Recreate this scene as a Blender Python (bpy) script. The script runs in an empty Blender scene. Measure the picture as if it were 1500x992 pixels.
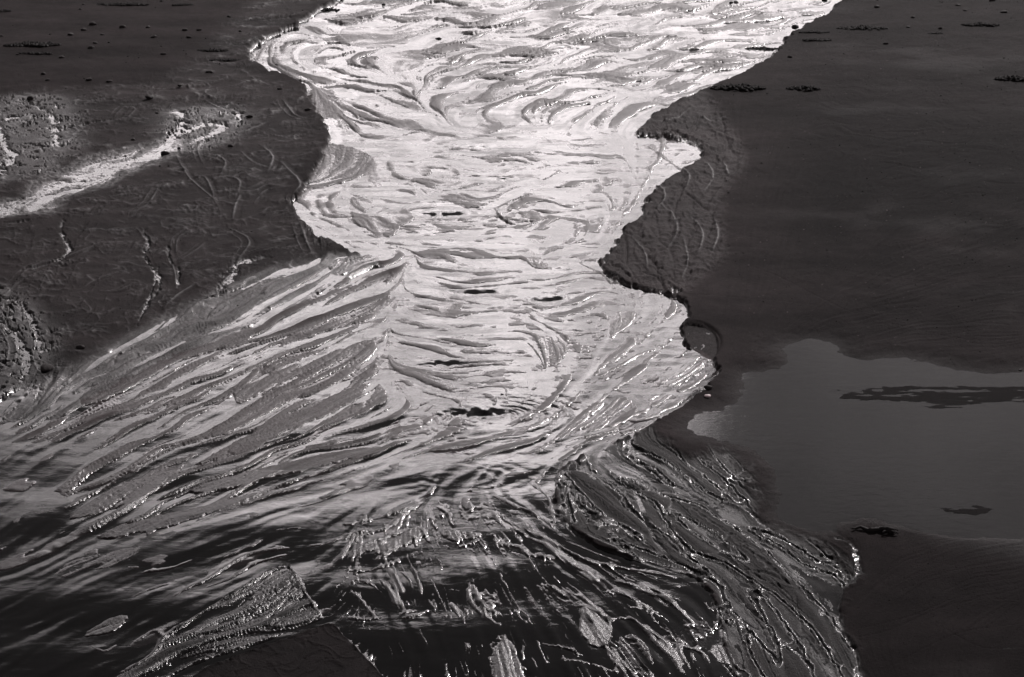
import bpy, bmesh, math, random
import numpy as np
from mathutils import Vector
R = math.radians
rng = np.random.default_rng(7)
random.seed(7)
scene = bpy.context.scene
COL = scene.collection

# ------------------------------------------------------------------ camera
CAM_H, PITCH, VFOV = 3.0, 21.0, 24.0
IW, IH = 1500.0, 992.0
FPX = (IH / 2) / math.tan(R(VFOV / 2))
cam_d = bpy.data.cameras.new("camera")
cam_d.sensor_fit = 'VERTICAL'
cam_d.sensor_height = 24.0
cam_d.lens = 12.0 / math.tan(R(VFOV / 2))
cam_d.clip_start, cam_d.clip_end = 0.05, 6000.0
cam = bpy.data.objects.new("camera", cam_d)
COL.objects.link(cam)
cam.location = (0, 0, CAM_H)
cam.rotation_euler = (R(90 - PITCH), 0, 0)
scene.camera = cam

# ------------------------------------------------------------------ light
SUN_AZ, SUN_EL = 25.0, 33.0          # ahead of the camera, to the right
sun_d = bpy.data.lights.new("sun", 'SUN')
sun_d.energy, sun_d.angle, sun_d.color = 4.2, R(0.6), (1.0, 0.94, 0.94)
sun = bpy.data.objects.new("sun", sun_d)
COL.objects.link(sun)
sdir = Vector((math.sin(R(SUN_AZ)) * math.cos(R(SUN_EL)), math.cos(R(SUN_AZ)) * math.cos(R(SUN_EL)), math.sin(R(SUN_EL))))
sun.rotation_euler = sdir.to_track_quat('Z', 'Y').to_euler()

world = bpy.data.worlds.new("World")
scene.world = world
world.use_nodes = True
wt = world.node_tree
wt.nodes.clear()


class NT:
    """small helper for writing node trees"""
    def __init__(s, t): s.t = t
    def n(s, kind, **kw):
        nd = s.t.nodes.new(kind)
        for k, v in kw.items(): setattr(nd, k, v)
        return nd
    def put(s, sock, v):
        if isinstance(v, bpy.types.NodeSocket): s.t.links.new(v, sock)
        else: sock.default_value = v
    def m(s, op, a, b=0.0, c=0.0, clamp=False):
        nd = s.n('ShaderNodeMath', operation=op, use_clamp=clamp)
        s.put(nd.inputs[0], a)
        s.put(nd.inputs[1], b)
        s.put(nd.inputs[2], c)
        return nd.outputs[0]
    def ss(s, v, a, b, lo=0.0, hi=1.0):
        nd = s.n('ShaderNodeMapRange', interpolation_type='SMOOTHSTEP')
        s.put(nd.inputs[0], v); s.put(nd.inputs[1], a); s.put(nd.inputs[2], b)
        s.put(nd.inputs[3], lo); s.put(nd.inputs[4], hi)
        return nd.outputs[0]
    def mix(s, f, a, b):
        nd = s.n('ShaderNodeMix', data_type='FLOAT')
        s.put(nd.inputs[0], f); s.put(nd.inputs[2], a); s.put(nd.inputs[3], b)
        return nd.outputs[0]
    def noise(s, vec, scale, detail=4.0, rough=0.55, dist=0.0):
        nd = s.n('ShaderNodeTexNoise')
        s.put(nd.inputs['Vector'], vec)
        nd.inputs['Scale'].default_value = scale
        nd.inputs['Detail'].default_value = detail
        nd.inputs['Roughness'].default_value = rough
        nd.inputs['Distortion'].default_value = dist
        return nd.outputs['Fac']
    def tint(s, v, col):
        nd = s.n('ShaderNodeMix', data_type='RGBA', blend_type='MULTIPLY')
        nd.inputs[0].default_value = 1.0
        s.put(nd.inputs[6], v)
        nd.inputs[7].default_value = (*col, 1)
        return nd.outputs[2]


w = NT(wt)
sky = w.n('ShaderNodeTexSky', sky_type='NISHITA', sun_disc=False, sun_elevation=R(SUN_EL),
          sun_rotation=R(SUN_AZ), altitude=0.0, air_density=1.0, dust_density=1.0, ozone_density=1.0)
sep = w.n('ShaderNodeSeparateColor')
wt.links.new(sky.outputs[0], sep.inputs[0])
skyv = w.m('MULTIPLY', w.m('POWER', sep.outputs[0], 1.0), 0.10)   # a monochrome (red-filtered) sky
tc = w.n('ShaderNodeTexCoord')
sx = w.n('ShaderNodeSeparateXYZ')
wt.links.new(tc.outputs['Generated'], sx.inputs[0])
DEG = 180 / math.pi
el = w.m('MULTIPLY', w.m('ARCSINE', sx.outputs[2]), DEG)
az = w.m('MULTIPLY', w.m('ARCTAN2', sx.outputs[0], sx.outputs[1]), DEG)
mp = w.n('ShaderNodeMapping')
mp.inputs['Scale'].default_value = (1, 1, 2.2)
wt.links.new(tc.outputs['Generated'], mp.inputs[0])
n1 = w.noise(mp.outputs[0], 7.0, 2.0, 0.5, 0.4)
n2 = w.noise(mp.outputs[0], 22.0, 5.0, 0.6, 0.2)
n3 = w.noise(mp.outputs[0], 19.0, 8.0, 0.66, 0.8)
nel = w.m('ADD', el, w.m('MULTIPLY', w.m('SUBTRACT', n1, 0.5), 8.0))       # ragged top of the cloud bank
naz = w.m('ADD', az, w.m('MULTIPLY', w.m('SUBTRACT', n2, 0.5), 3.0))
top = w.ss(nel, 24.2, 28.4, 1.0, 0.0)
edge = w.m('ADD', 7.4, w.m('MULTIPLY', w.m('MAXIMUM', w.m('SUBTRACT', 16.5, el), 0.0), 1.3))
rgt = w.ss(w.m('SUBTRACT', naz, edge), -1.6, 1.4, 1.0, 0.0)
lft = w.m('EXPONENT', w.m('MULTIPLY', w.m('POWER', w.m('ABSOLUTE', w.m('DIVIDE', w.m('ADD', az, 1.0), w.m('ADD', 16.5, w.m('MAXIMUM', w.m('SUBTRACT', 20.0, el), 0.0)))), 2.6), -1.0))
amp = w.m('ADD', 1.3, w.m('MULTIPLY', w.m('SUBTRACT', el, 9.0), 0.15))
tex = w.m('ADD', 0.30, w.m('MULTIPLY', w.ss(n3, 0.36, 0.62), 1.15))
bank = w.m('MULTIPLY', w.m('MULTIPLY', w.m('MULTIPLY', top, rgt), 1.5), w.m('MULTIPLY', w.m('MULTIPLY', lft, amp), tex))
# thin grey cloud carried on past the bright bank
thin = w.m('MULTIPLY', w.ss(nel, 22.0, 30.0, 1.0, 0.12), w.m('MULTIPLY', n2, 0.55))
grey = w.m('MULTIPLY', w.m('MULTIPLY', w.m('SUBTRACT', 1.0, rgt), w.ss(nel, 29.0, 35.0, 0.14, 0.07)), w.m('ADD', 0.25, w.m('MULTIPLY', w.ss(w.noise(mp.outputs[0], 15.0, 6.0, 0.55, 0.5), 0.38, 0.6), 1.1)))
thin = w.m('ADD', w.m('MULTIPLY', thin, 0.7), w.m('ADD', grey, w.ss(el, 26.0, 60.0, 0.14, 0.05)))
tot = w.m('ADD', w.m('MULTIPLY', skyv, 0.12), w.m('ADD', w.m('MAXIMUM', bank, 0.0), thin))
bg = w.n('ShaderNodeBackground')
bg.inputs[1].default_value = 1.0
wt.links.new(w.tint(tot, (1.0, 0.925, 0.937)), bg.inputs[0])
wo = w.n('ShaderNodeOutputWorld')
wt.links.new(bg.outputs[0], wo.inputs[0])

scene.view_settings.view_transform = 'Standard'
scene.view_settings.look = 'None'
scene.view_settings.exposure = 0.0
scene.view_settings.gamma = 1.0
scene.cycles.max_bounces = 6

# ------------------------------------------------------------------ ground grid
SP, CP = math.sin(R(PITCH)), math.cos(R(PITCH))


def at(px, py, z=0.0):
    """ground point seen at a position of the photograph (works on arrays)"""
    dx, dy, dz = (px - IW / 2), FPX * CP + (IH / 2 - py) * SP, -FPX * SP + (IH / 2 - py) * CP
    t = (CAM_H - z) / (-dz)
    return dx * t, dy * t


def mpp(py):
    """metres of ground width per photo pixel at that row"""
    dz = FPX * SP - (IH / 2 - py) * CP
    return CAM_H / dz


def axis(a, b, step, outer_lo, outer_hi):
    return np.concatenate([np.array(sorted(outer_lo)), np.arange(a, b, step), np.array(sorted(outer_hi))])


def geo(start, end, n, first):
    """n values going from start outwards to end, spacing growing"""
    L = abs(end - start)
    lo, hi = 1.0001, 4.0
    for _ in range(60):
        q = (lo + hi) / 2
        if first * (q ** n - 1) / (q - 1) > L: hi = q
        else: lo = q
    k = np.arange(1, n + 1)
    return start + math.copysign(1, end - start) * first * (q ** k - 1) / (q - 1)


def make_axes(step):
    ymin = IH / 2 - FPX * SP / CP + 2.0        # just under the horizon
    U = axis(-40, 1542, step, geo(-40, -9000, 26, step * 2), geo(1542, 10500, 26, step * 2))
    V = axis(-34, 1030, step * 0.96, geo(-34, ymin, 36, step * 2), geo(1030, 6200, 30, step * 2))
    return U, V


STEP = 1.28
U, V = make_axes(STEP)
NU, NV = len(U), len(V)
GU, GV = np.meshgrid(U, V)
GU = GU.astype(np.float32); GV = GV.astype(np.float32)
S_row = mpp(V)                                   # metres per pixel, by row
X, Y = at(GU.astype(np.float64), GV.astype(np.float64))
S = np.repeat(S_row[:, None], NU, 1)
# ground-isotropic pixel coordinates
eta_row = np.zeros(NV)
yrow = at(0, V)[1]
eta_row[1:] = np.cumsum(-np.diff(yrow) / ((S_row[1:] + S_row[:-1]) / 2))
i992 = np.searchsorted(V, 600)
eta_row -= eta_row[i992]
XI = (GU - 750).astype(np.float32)
ETA = np.repeat(eta_row[:, None], NU, 1).astype(np.float32)

# ------------------------------------------------------------------ numpy noise


def perlin(x, y, seed=0):
    r = np.random.default_rng(seed + 100)
    ca_, sa_ = math.cos(0.5 + seed * 1.7), math.sin(0.5 + seed * 1.7)
    x, y = x * ca_ - y * sa_, x * sa_ + y * ca_
    perm = r.permutation(512).astype(np.int32)
    ang = (r.random(512) * 2 * np.pi).astype(np.float32)
    gx, gy = np.cos(ang), np.sin(ang)
    xf, yf = np.floor(x), np.floor(y)
    xi, yi = xf.astype(np.int64), yf.astype(np.int64)
    fx, fy = (x - xf).astype(np.float32), (y - yf).astype(np.float32)
    u = fx * fx * fx * (fx * (fx * 6 - 15) + 10)
    v = fy * fy * fy * (fy * (fy * 6 - 15) + 10)

    def g(ix, iy, dx, dy):
        h = perm[(perm[ix & 511] + iy) & 511]
        return gx[h] * dx + gy[h] * dy
    a = g(xi, yi, fx, fy); b = g(xi + 1, yi, fx - 1, fy)
    c = g(xi, yi + 1, fx, fy - 1); d = g(xi + 1, yi + 1, fx - 1, fy - 1)
    return (a + u * (b - a) + v * ((c + u * (d - c)) - (a + u * (b - a)))) * 1.5


def fbm(x, y, octs=4, seed=0, gain=0.5):
    o = 0; a = 1.0; t = 0
    for k in range(octs):
        o = o + a * perlin(x * 2 ** k, y * 2 ** k, seed + k)
        t += a; a *= gain
    return o / t * 1.4


def sst(a, b, x):
    t = np.clip((x - a) / (b - a), 0, 1)
    return t * t * (3 - 2 * t)


def smooth_line(pts, n=6, closed=False):
    """Catmull-Rom through the traced points"""
    P = [np.array(p, float) for p in pts]
    if len(P) < 3: return P
    out = []
    N = len(P)
    rngi = range(N) if closed else range(N - 1)
    for i in rngi:
        if closed: p0, p1, p2, p3 = P[i - 1], P[i], P[(i + 1) % N], P[(i + 2) % N]
        else: p0, p1, p2, p3 = P[max(i - 1, 0)], P[i], P[i + 1], P[min(i + 2, N - 1)]
        for k in range(n):
            t = k / n
            out.append(0.5 * ((2 * p1) + (p2 - p0) * t + (2 * p0 - 5 * p1 + 4 * p2 - p3) * t * t + (3 * p1 - p0 - 3 * p2 + p3) * t ** 3))
    if not closed: out.append(P[-1])
    return out


def block(x0, x1, y0, y1):
    i0, i1 = np.searchsorted(V, [y0, y1]); j0, j1 = np.searchsorted(U, [x0, x1])
    return slice(max(i0 - 1, 0), min(i1 + 1, NV)), slice(max(j0 - 1, 0), min(j1 + 1, NU))


def segs_dist(pts, sl, closed=False):
    """distance (photo px at that depth, isotropic on the ground), position along, inside flag, side"""
    x = XI[sl]; e = ETA[sl]
    Q = [(p[0] - 750, np.interp(p[1], V, eta_row)) for p in pts]
    n = len(Q)
    dm = np.full(x.shape, 1e9, np.float32); tm = np.zeros(x.shape, np.float32)
    ins = np.zeros(x.shape, bool); side = np.ones(x.shape, np.float32)
    total = n if closed else n - 1
    for i in range(total):
        ax, ay = Q[i]; bx, by = Q[(i + 1) % n]
        dx, dy = bx - ax, by - ay
        L2 = dx * dx + dy * dy + 1e-9
        t = np.clip(((x - ax) * dx + (e - ay) * dy) / L2, 0, 1)
        d = (x - ax - t * dx) ** 2 + (e - ay - t * dy) ** 2
        m = d < dm
        dm[m] = d[m]; tm[m] = (i + t[m]) / total
        if not closed:
            cr = (x - ax) * dy - (e - ay) * dx
            side[m] = np.sign(cr[m])
        if closed and ay != by:
            c = ((ay > e) != (by > e)) & (x < (bx - ax) * (e - ay) / (by - ay) + ax)
            ins ^= c
    return np.sqrt(dm), tm, ins, side


def sdf(poly, margin=60, smooth=3):
    """signed distance to a traced outline: negative inside, +margin far outside"""
    P = smooth_line(poly, smooth, True) if smooth > 1 else poly
    a = np.array(P)
    mv = margin * 1.2
    sl = block(a[:, 0].min() - margin, a[:, 0].max() + margin, a[:, 1].min() - mv, a[:, 1].max() + mv)
    d, t, ins, _ = segs_dist(P, sl, True)
    out = np.full((NV, NU), 1e3, np.float32)
    out[sl] = np.where(ins, -d, d)
    return out


WARP = fbm(XI / 14, ETA / 14, 3, 40) * 2.2 + fbm(XI / 60, ETA / 60, 2, 44) * 3.0   # ragged edges


def soft(poly, width, margin=None, ragged=1.0):
    """1 inside a traced region, 0 outside, soft over `width` px"""
    d = sdf(poly, margin or (width * 2 + 20)) + WARP * ragged
    return sst(width, -width, d)


# ------------------------------------------------------------------ flow directions (traced), for streaks left by running water
FLOW = [
    [(1300, -20), (1150, 45), (950, 75), (760, 110), (620, 150)],
    [(1130, 90), (1000, 125), (880, 165), (800, 215)],
    [(900, -10), (700, 40), (560, 60), (420, 50), (372, 80)],
    [(375, 85), (450, 115), (540, 130), (640, 165)],
    [(540, 205), (650, 222), (760, 216), (900, 200)],
    [(545, 225), (520, 255), (440, 290)],
    [(520, 275), (640, 292), (760, 286), (920, 250)],
    [(435, 300), (520, 340), (620, 362), (720, 372)],
    [(1010, 240), (940, 290), (880, 350), (800, 380)],
    [(560, 320), (650, 335), (760, 325), (880, 300)],
    [(620, 415), (700, 425), (800, 415), (880, 400)],
    [(590, 480), (680, 492), (770, 480), (860, 440)],
    [(590, 545), (660, 560), (740, 555), (800, 530)],
    [(600, 372), (520, 400), (440, 440), (370, 480), (280, 520), (190, 560), (90, 615), (-40, 680)],
    [(560, 420), (460, 470), (350, 520), (230, 575), (100, 640)],
    [(545, 480), (440, 530), (340, 590), (230, 650), (120, 720), (20, 790)],
    [(550, 560), (460, 610), (350, 665), (240, 710), (130, 770)],
    [(585, 640), (470, 670), (330, 720), (200, 775), (70, 840)],
    [(760, 640), (640, 670), (500, 710), (360, 755), (220, 805), (60, 880)],
    [(800, 680), (640, 710), (520, 750), (430, 800), (250, 880), (80, 960)],
    [(440, 830), (360, 880), (260, 930), (150, 992)],
    [(480, 920), (400, 940), (300, 975)],
    [(780, 450), (800, 520), (780, 580), (720, 620)],
    [(985, 470), (930, 520), (860, 580), (780, 640), (700, 670)],
    [(1045, 560), (980, 600), (900, 640), (820, 680)],
    [(700, 690), (760, 740), (840, 800), (950, 840), (1060, 870)],
    [(640, 700), (660, 760), (700, 830), (740, 920), (760, 1000)],
    [(540, 740), (560, 800), (590, 870), (620, 940)],
    [(820, 690), (850, 770), (930, 820), (1010, 850), (1060, 900), (1080, 990)],
    [(830, 690), (920, 740), (990, 800), (1060, 850), (1120, 920), (1170, 1000)],
    [(890, 665), (960, 710), (1040, 770), (1120, 830), (1190, 900), (1240, 1000)],
    [(930, 645), (1000, 690), (1060, 740), (1140, 800), (1230, 850)],
    [(870, 830), (920, 880), (970, 940), (1010, 1010)],
    [(1060, 165), (1080, 230), (1050, 300), (1010, 370), (990, 430)],
    [(1000, 160), (960, 190), (930, 300), (960, 380), (1000, 435)],
    [(380, 80), (300, 110), (200, 150), (60, 200), (-20, 230)],
    [(450, 140), (400, 200), (330, 250), (330, 310), (330, 350)],
    [(430, 170), (460, 230), (420, 280)],
    [(250, 160), (180, 220), (60, 270), (-20, 310)],
    [(430, 330), (330, 370), (230, 420), (210, 470), (130, 520)],
    [(90, 320), (60, 400), (30, 470), (60, 540), (20, 600)],
    [(1500, 500), (1300, 520), (1150, 560)],
    [(1500, 800), (1350, 830), (1250, 900)],
    [(1500, 150), (1300, 160), (1150, 170)],
]
cy, cx = np.meshgrid(np.arange(-60, 1080, 20.0), np.arange(-80, 1600, 20.0), indexing='ij')
fx = np.zeros_like(cx); fy = np.zeros_like(cx); wsum = np.zeros_like(cx)
for line in FLOW:
    P = smooth_line(line, 5)
    for a, b in zip(P[:-1], P[1:]):
        d = b - a
        L = np.hypot(*d)
        mx, my = (a + b) / 2
        wgt = L / (((cx - mx) ** 2 + (cy - my) ** 2 * 1.8 + 120) ** 1.7)
        fx += wgt * d[0] / L; fy += wgt * d[1] / L
nrm = np.hypot(fx, fy) + 1e-12
fx /= nrm; fy /= nrm


def from_coarse(A):
    gi = np.clip((GV + 60) / 20, 0, A.shape[0] - 1.001); gj = np.clip((GU + 80) / 20, 0, A.shape[1] - 1.001)
    i = gi.astype(int); j = gj.astype(int); a = gi - i; b = gj - j
    return ((A[i, j] * (1 - a) + A[i + 1, j] * a) * (1 - b) + (A[i, j + 1] * (1 - a) + A[i + 1, j + 1] * a) * b).astype(np.float32)


DX, DY = from_coarse(fx), from_coarse(fy)
# bend the flow with some turbulence
turb = fbm(XI / 70, ETA / 70, 3, 5) * (0.30 + 0.55 * sst(420, 330, GV))
DX, DY = DX * np.cos(turb) - DY * np.sin(turb), DX * np.sin(turb) + DY * np.cos(turb)
q = np.hypot(DX, DY) + 1e-9
DX /= q; DY /= q


def lic(fields, steps, h=1.0):
    """smear noise fields along the flow; a wide and a narrow kernel"""
    DXf, DYf = np.ascontiguousarray(DX).ravel(), np.ascontiguousarray(DY).ravel()
    F = [f.ravel() for f in fields]
    acc = [f.astype(np.float32).copy() for f in F]
    wt_ = 1.0; n2_ = 1.0
    for sgn in (1, -1):
        gi = np.repeat(np.arange(NV, dtype=np.float32)[:, None], NU, 1).ravel()
        gj = np.tile(np.arange(NU, dtype=np.float32), NV)
        for k in range(steps):
            idx = np.clip(np.rint(gi), 0, NV - 1).astype(np.int32) * NU + np.clip(np.rint(gj), 0, NU - 1).astype(np.int32)
            gj += sgn * h * DXf[idx]; gi += sgn * h * DYf[idx]
            idx = np.clip(np.rint(gi), 0, NV - 1).astype(np.int32) * NU + np.clip(np.rint(gj), 0, NU - 1).astype(np.int32)
            kw = 0.5 + 0.5 * math.cos(math.pi * (k + 1) / (steps + 1))
            for a, f in zip(acc, F): a += kw * f[idx]
    return [((a - a.mean()) / a.std()).reshape(NV, NU) for a in acc]


white = rng.standard_normal((NV, NU)).astype(np.float32)
fine = white + np.roll(white, 1, 0) + np.roll(white, 1, 1)
n_a = perlin(XI / 6, ETA / 7, 1)
n_b = perlin(XI / 16, ETA / 18, 2)
n_c = perlin(XI / 38, ETA / 40, 3)
n_d = perlin(XI / 9, ETA / 7, 4)
Lf, La, Lb, Lc, Ld = lic([fine, n_a, n_b, n_c, n_d], 46, 1.5)
chan = lambda L, k_: np.exp(-(np.abs(L) * k_) ** 1.4)

# meandering thread-like rills: zero crossings of a warped noise, drawn out along the flow


def threads(scale, seed, warp=0.8, sharp=7.0, field=None):
    wx = fbm(XI / (scale * 1.3), ETA / (scale * 1.3), 2, seed + 9) * warp
    wy = fbm(XI / (scale * 1.3) + 31, ETA / (scale * 1.3) + 7, 2, seed + 19) * warp
    n = perlin(XI / scale + wx, ETA / scale + wy, seed)
    return np.exp(-(np.abs(n) * sharp) ** 1.3)


T1 = threads(26, 60); T2 = threads(60, 70, 1.1, 12.0); T3 = threads(14, 80, 0.7, 5.0)
FB1 = fbm(XI / 90, ETA / 90, 4, 21); FB2 = fbm(XI / 22, ETA / 22, 4, 25); FB3 = fbm(XI / 5, ETA / 5, 2, 29)

# ------------------------------------------------------------------ traced regions (photo pixels projected to the ground)
STREAM = [(1450, -70), (1330, -30), (1240, 0), (1215, 22), (1160, 52), (1130, 86), (1080, 112), (1030, 136), (985, 155), (955, 175), (935, 197),
          (985, 203), (1020, 215), (1030, 232), (1005, 245), (980, 262), (952, 290), (940, 315), (915, 340), (900, 362), (882, 380),
          (888, 400), (915, 415), (950, 425), (990, 438), (1004, 448), (1009, 466), (1000, 487), (1008, 505), (1030, 518), (1050, 535), (1050, 552),
          (1038, 568), (1015, 582), (990, 600), (962, 622), (925, 640), (888, 661), (850, 672), (822, 690), (815, 715), (822, 760), (860, 792), (920, 815),
          (980, 833), (1028, 852), (1050, 890), (1062, 940), (1070, 992), (1075, 1100), (800, 1250), (100, 1250), (-160, 1100), (-200, 850), (-60, 640), (0, 622), (60, 628), (125, 590),
          (215, 540), (300, 506), (375, 478), (450, 440), (500, 412), (560, 396), (530, 378), (500, 362),
          (470, 350), (452, 335), (432, 313), (427, 296), (441, 285), (455, 262), (468, 240), (482, 212), (478, 188), (462, 160), (450, 132),
          (418, 113), (374, 96), (368, 76), (400, 54), (440, 36), (470, 14), (500, -4), (480, -60), (600, -160), (1300, -160)]
DELTA = [(548, 385), (500, 388), (440, 410), (390, 440), (300, 482), (200, 522), (110, 570), (20, 620), (60, 650), (150, 640), (100, 690), (95, 760), (170, 790), (300, 760), (430, 715), (540, 680), (592, 655),
         (590, 640), (585, 612), (568, 590), (553, 560), (551, 520), (548, 500), (545, 470), (575, 430), (590, 400)]
UPPER = [(1450, -80), (1240, 0), (1150, 60), (1080, 112), (985, 155), (935, 197), (850, 190), (700, 180), (560, 190), (485, 200), (462, 160), (450, 132), (374, 96), (368, 76), (440, 36), (500, -4), (500, -80)]
NECK = [(482, 200), (700, 180), (935, 190), (1025, 225), (950, 290), (885, 380), (1000, 450), (1040, 560), (820, 690), (600, 660), (590, 600), (560, 560), (550, 470), (600, 400), (540, 378), (430, 300), (480, 220)]
RILLS_L = [(500, -10), (380, 0), (330, 40), (230, 120), (20, 140), (-60, 250), (-60, 610), (40, 600), (200, 520), (430, 410), (520, 372), (425, 300), (480, 200), (440, 130), (370, 90), (440, 30)]
LEFT_WET = [(256, 206), (244, 232), (190, 254), (130, 280), (80, 296), (70, 310), (-60, 322), (-60, 305), (20, 292), (60, 268), (110, 242), (160, 226)]
SLUMP_R = [(1030, 138), (960, 172), (930, 197), (1020, 215), (1030, 232), (980, 262), (940, 310), (882, 380), (890, 402), (990, 437), (1045, 400), (1066, 372), (1062, 330), (1060, 292), (1086, 262), (1096, 235), (1080, 205), (1058, 172)]
BRAID = [(885, 660), (925, 640), (955, 628), (990, 655), (1010, 668), (1050, 655), (1085, 668), (1108, 690), (1118, 730), (1112, 765), (1165, 775), (1215, 800), (1245, 815), (1258, 845), (1236, 866), (1228, 895), (1236, 925), (1256, 960), (1262, 1060),
         (1080, 1080), (1062, 940), (1050, 890), (1028, 852), (980, 833), (920, 815), (860, 792), (822, 760), (815, 715), (822, 690), (850, 672)]
POOL_R = [(1130, 505), (1160, 492), (1200, 490), (1235, 500), (1260, 520), (1300, 516), (1350, 520), (1440, 540), (1600, 545), (1700, 700), (1600, 830), (1400, 800), (1262, 770), (1200, 790), (1120, 762), (1122, 725), (1112, 688), (1085, 665), (1045, 650), (1010, 640), (985, 625), (1005, 600), (1060, 585), (1075, 545), (1100, 540), (1135, 530)]
WEDGE = [(130, 1020), (167, 991), (221, 961), (241, 934), (318, 884), (355, 861), (402, 834), (425, 831), (445, 867), (469, 903), (462, 910), (368, 948), (284, 974), (210, 1010)]
PLATE = [(250, 1040), (284, 991), (335, 968), (428, 934), (482, 918), (500, 930), (530, 960), (562, 994), (600, 1050)]

d_stream = sdf(STREAM, 140, 2) + WARP * 1.5 + fbm(XI / 28, ETA / 28, 2, 49) * 4.0 + fbm(XI / 7, ETA / 7, 2, 47) * 1.3
in_stream = sst(2.0, -2.0, d_stream)
m_delta = soft(DELTA, 14)
m_upper = soft(UPPER, 40, 120, 2.5)
m_neck = soft(NECK, 14) * (1 - 0.75 * m_upper)
m_rills = soft(RILLS_L, 28) * (1 - in_stream)
m_slump = soft(SLUMP_R, 16, 60, 1.6)
_up = soft([(960, 600), (1300, 600), (1300, 830), (1180, 830), (1100, 740), (1040, 690), (960, 650)], 12, 50)
_db = sdf(BRAID, 60) + WARP * 1.2
m_braid = sst(6, -5, _db + Lc * 2 + Lb * 2) * (1 - _up) + sst(10, -30, _db + WARP * 1.5 - 5 * Lc - 6 * Lb) * _up
m_pool = soft(POOL_R, 34, 90, 2.0)
m_wedge = soft(WEDGE, 1.8, 30, 0.4)
m_plate = soft(PLATE, 1.8, 30, 0.4)
m_leftwet = soft(LEFT_WET, 24, 70, 3.5)
lowleft = sst(640, 800, GV) * sst(450, 250, GU)

bars = lambda L, lo, hi: sst(lo, hi, L)
lip = lambda L, c, w_: np.exp(-((L - c) / w_) ** 2)
patch = sst(-0.25, 0.45, fbm(XI / 75, ETA / 60, 3, 33))
patch2 = sst(-0.2, 0.4, fbm(XI / 50, ETA / 45, 3, 36))

# ------------------------------------------------------------------ heights, in local photo pixels above the water
# dry land: a shallow crest along the banks, gentle undulation
H = 6.0 + FB1 * 1.1 + FB2 * 0.30 + FB3 * 0.10
H = H + sst(1020, 1120, GU) * (0.5 * chan(Lc + FB2 * 0.6, 5) * patch + 0.45 * T2 * patch2 + 0.16 * Ld + 0.1 * La)
H = H - m_rills * 3.0 * sst(2, 40, d_stream)
H += m_rills * (Lc * 0.5 + T1 * 1.1 * patch + T2 * 1.3 * patch2 + 1.3 * chan(Lc + FB2 * 0.5, 4) * patch2 + 0.9 * chan(Lb + FB2 * 0.5, 3.5) * patch + T3 * 0.25 * patch2 * patch + La * 0.12 * patch2 + Lb * 0.3 * patch)
H = H - m_slump * 1.8 + m_slump * (T1 * 1.4 + T2 * 2.0 + Lc * 1.1 + FB2 * 0.9 - 2.0 * chan(Lc + FB2 * 0.4, 7) - 1.1 * chan(Lb, 5) * patch)
# sand under the stream and its bars
bars = lambda L, lo, hi: sst(lo, hi, L)
wide = perlin(XI / 50 + FB1 * 1.5, ETA / 26 + FB1, 131) + 0.55 * perlin(XI / 22 + FB2, ETA / 9, 132) + 0.22 * Lb + 0.2 * Lc


def arcs(x, y, lam, reach, ax):
    r = np.hypot((XI - (x - 750)) / ax, ETA - np.interp(y, V, eta_row)) + FB1 * 14 + FB2 * 2.5
    return np.sin(r * 2 * np.pi / lam) * np.exp(-(r / reach) ** 2) * sst(-0.3, 0.4, FB1 + 0.25)


wide = wide + 0.8 * arcs(650, 315, 13, 110, 1.5) + 0.9 * arcs(712, 612, 14, 110, 1.4) + 0.6 * arcs(720, 240, 13, 80, 1.5) + 0.6 * arcs(840, 470, 17, 90, 1.3)
bed_neck = -0.45 + 0.75 * bars(wide + FB1 * 0.8, -0.2, 0.75) + Lb * 0.16 + Ld * 0.14 + wide * 0.25 + 0.9 * bars(Lc * 0.7 + Lb * 0.8 + FB1 * 1.6, 0.75, 1.9) + 0.16 * La * patch - 0.5 * chan(Lb, 7) * patch2
lip = lambda L, c, w_: np.exp(-((L - c) / w_) ** 2)
bed_upper = -0.8 + 1.2 * bars(Lc * 0.6 + Lb * 0.9 + wide * 0.5, -0.1, 0.5) + 1.2 * bars(Lc * 0.7 + Lb * 0.7 + FB1 * 1.6, 0.4, 1.5) + 0.3 * La * patch2 + 0.5 * lip(Lc + Lb * 0.5, 0.4, 0.12) + Lb * 0.45 + La * 0.35 * patch + FB1 * 0.9 + T3 * 0.3
DL = Lc * 0.6 + Lb * 1.1 + FB1 * 0.8 + FB2 * 0.3
bed_delta = -1.0 + 1.5 * bars(DL, -0.05, 0.45) + 1.0 * lip(DL, 0.55, 0.16) + Lb * 0.6 + La * (0.45 + 0.45 * patch) + Ld * 0.3 + Lf * 0.10 + 0.5 * bars(Lb, 0.1, 0.4) - 0.8 * chan(Ld, 3.0) * patch2
low_c = sst(715, 760, GV) * sst(380, 520, GU)
bed_low = -1.15 + Lc * 0.35 + Lb * 0.2 + low_c * (0.15 + 2.1 * chan(Lb + FB2 * 0.5, 4.5) * patch2 + 1.5 * chan(Lc + FB2 * 0.4, 7) * patch + 0.25 * La) + sst(930, 800, GV) * (1.7 * sst(0.95, 1.7, Lc * 0.8 + Lb * 0.7 + FB1 + FB2 * 0.6) + 0.9 * lip(Lc * 0.8 + Lb * 0.7 + FB1 + FB2 * 0.6, 1.3, 0.2)) * patch
bed = bed_low
bed = bed + (bed_upper - bed) * m_upper
bed = bed + (bed_neck - bed) * m_neck
bed = bed + (bed_delta - bed) * m_delta
k = sst(4.2, -3.2, d_stream + La * 1.2 + Lb * 1.0)
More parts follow.
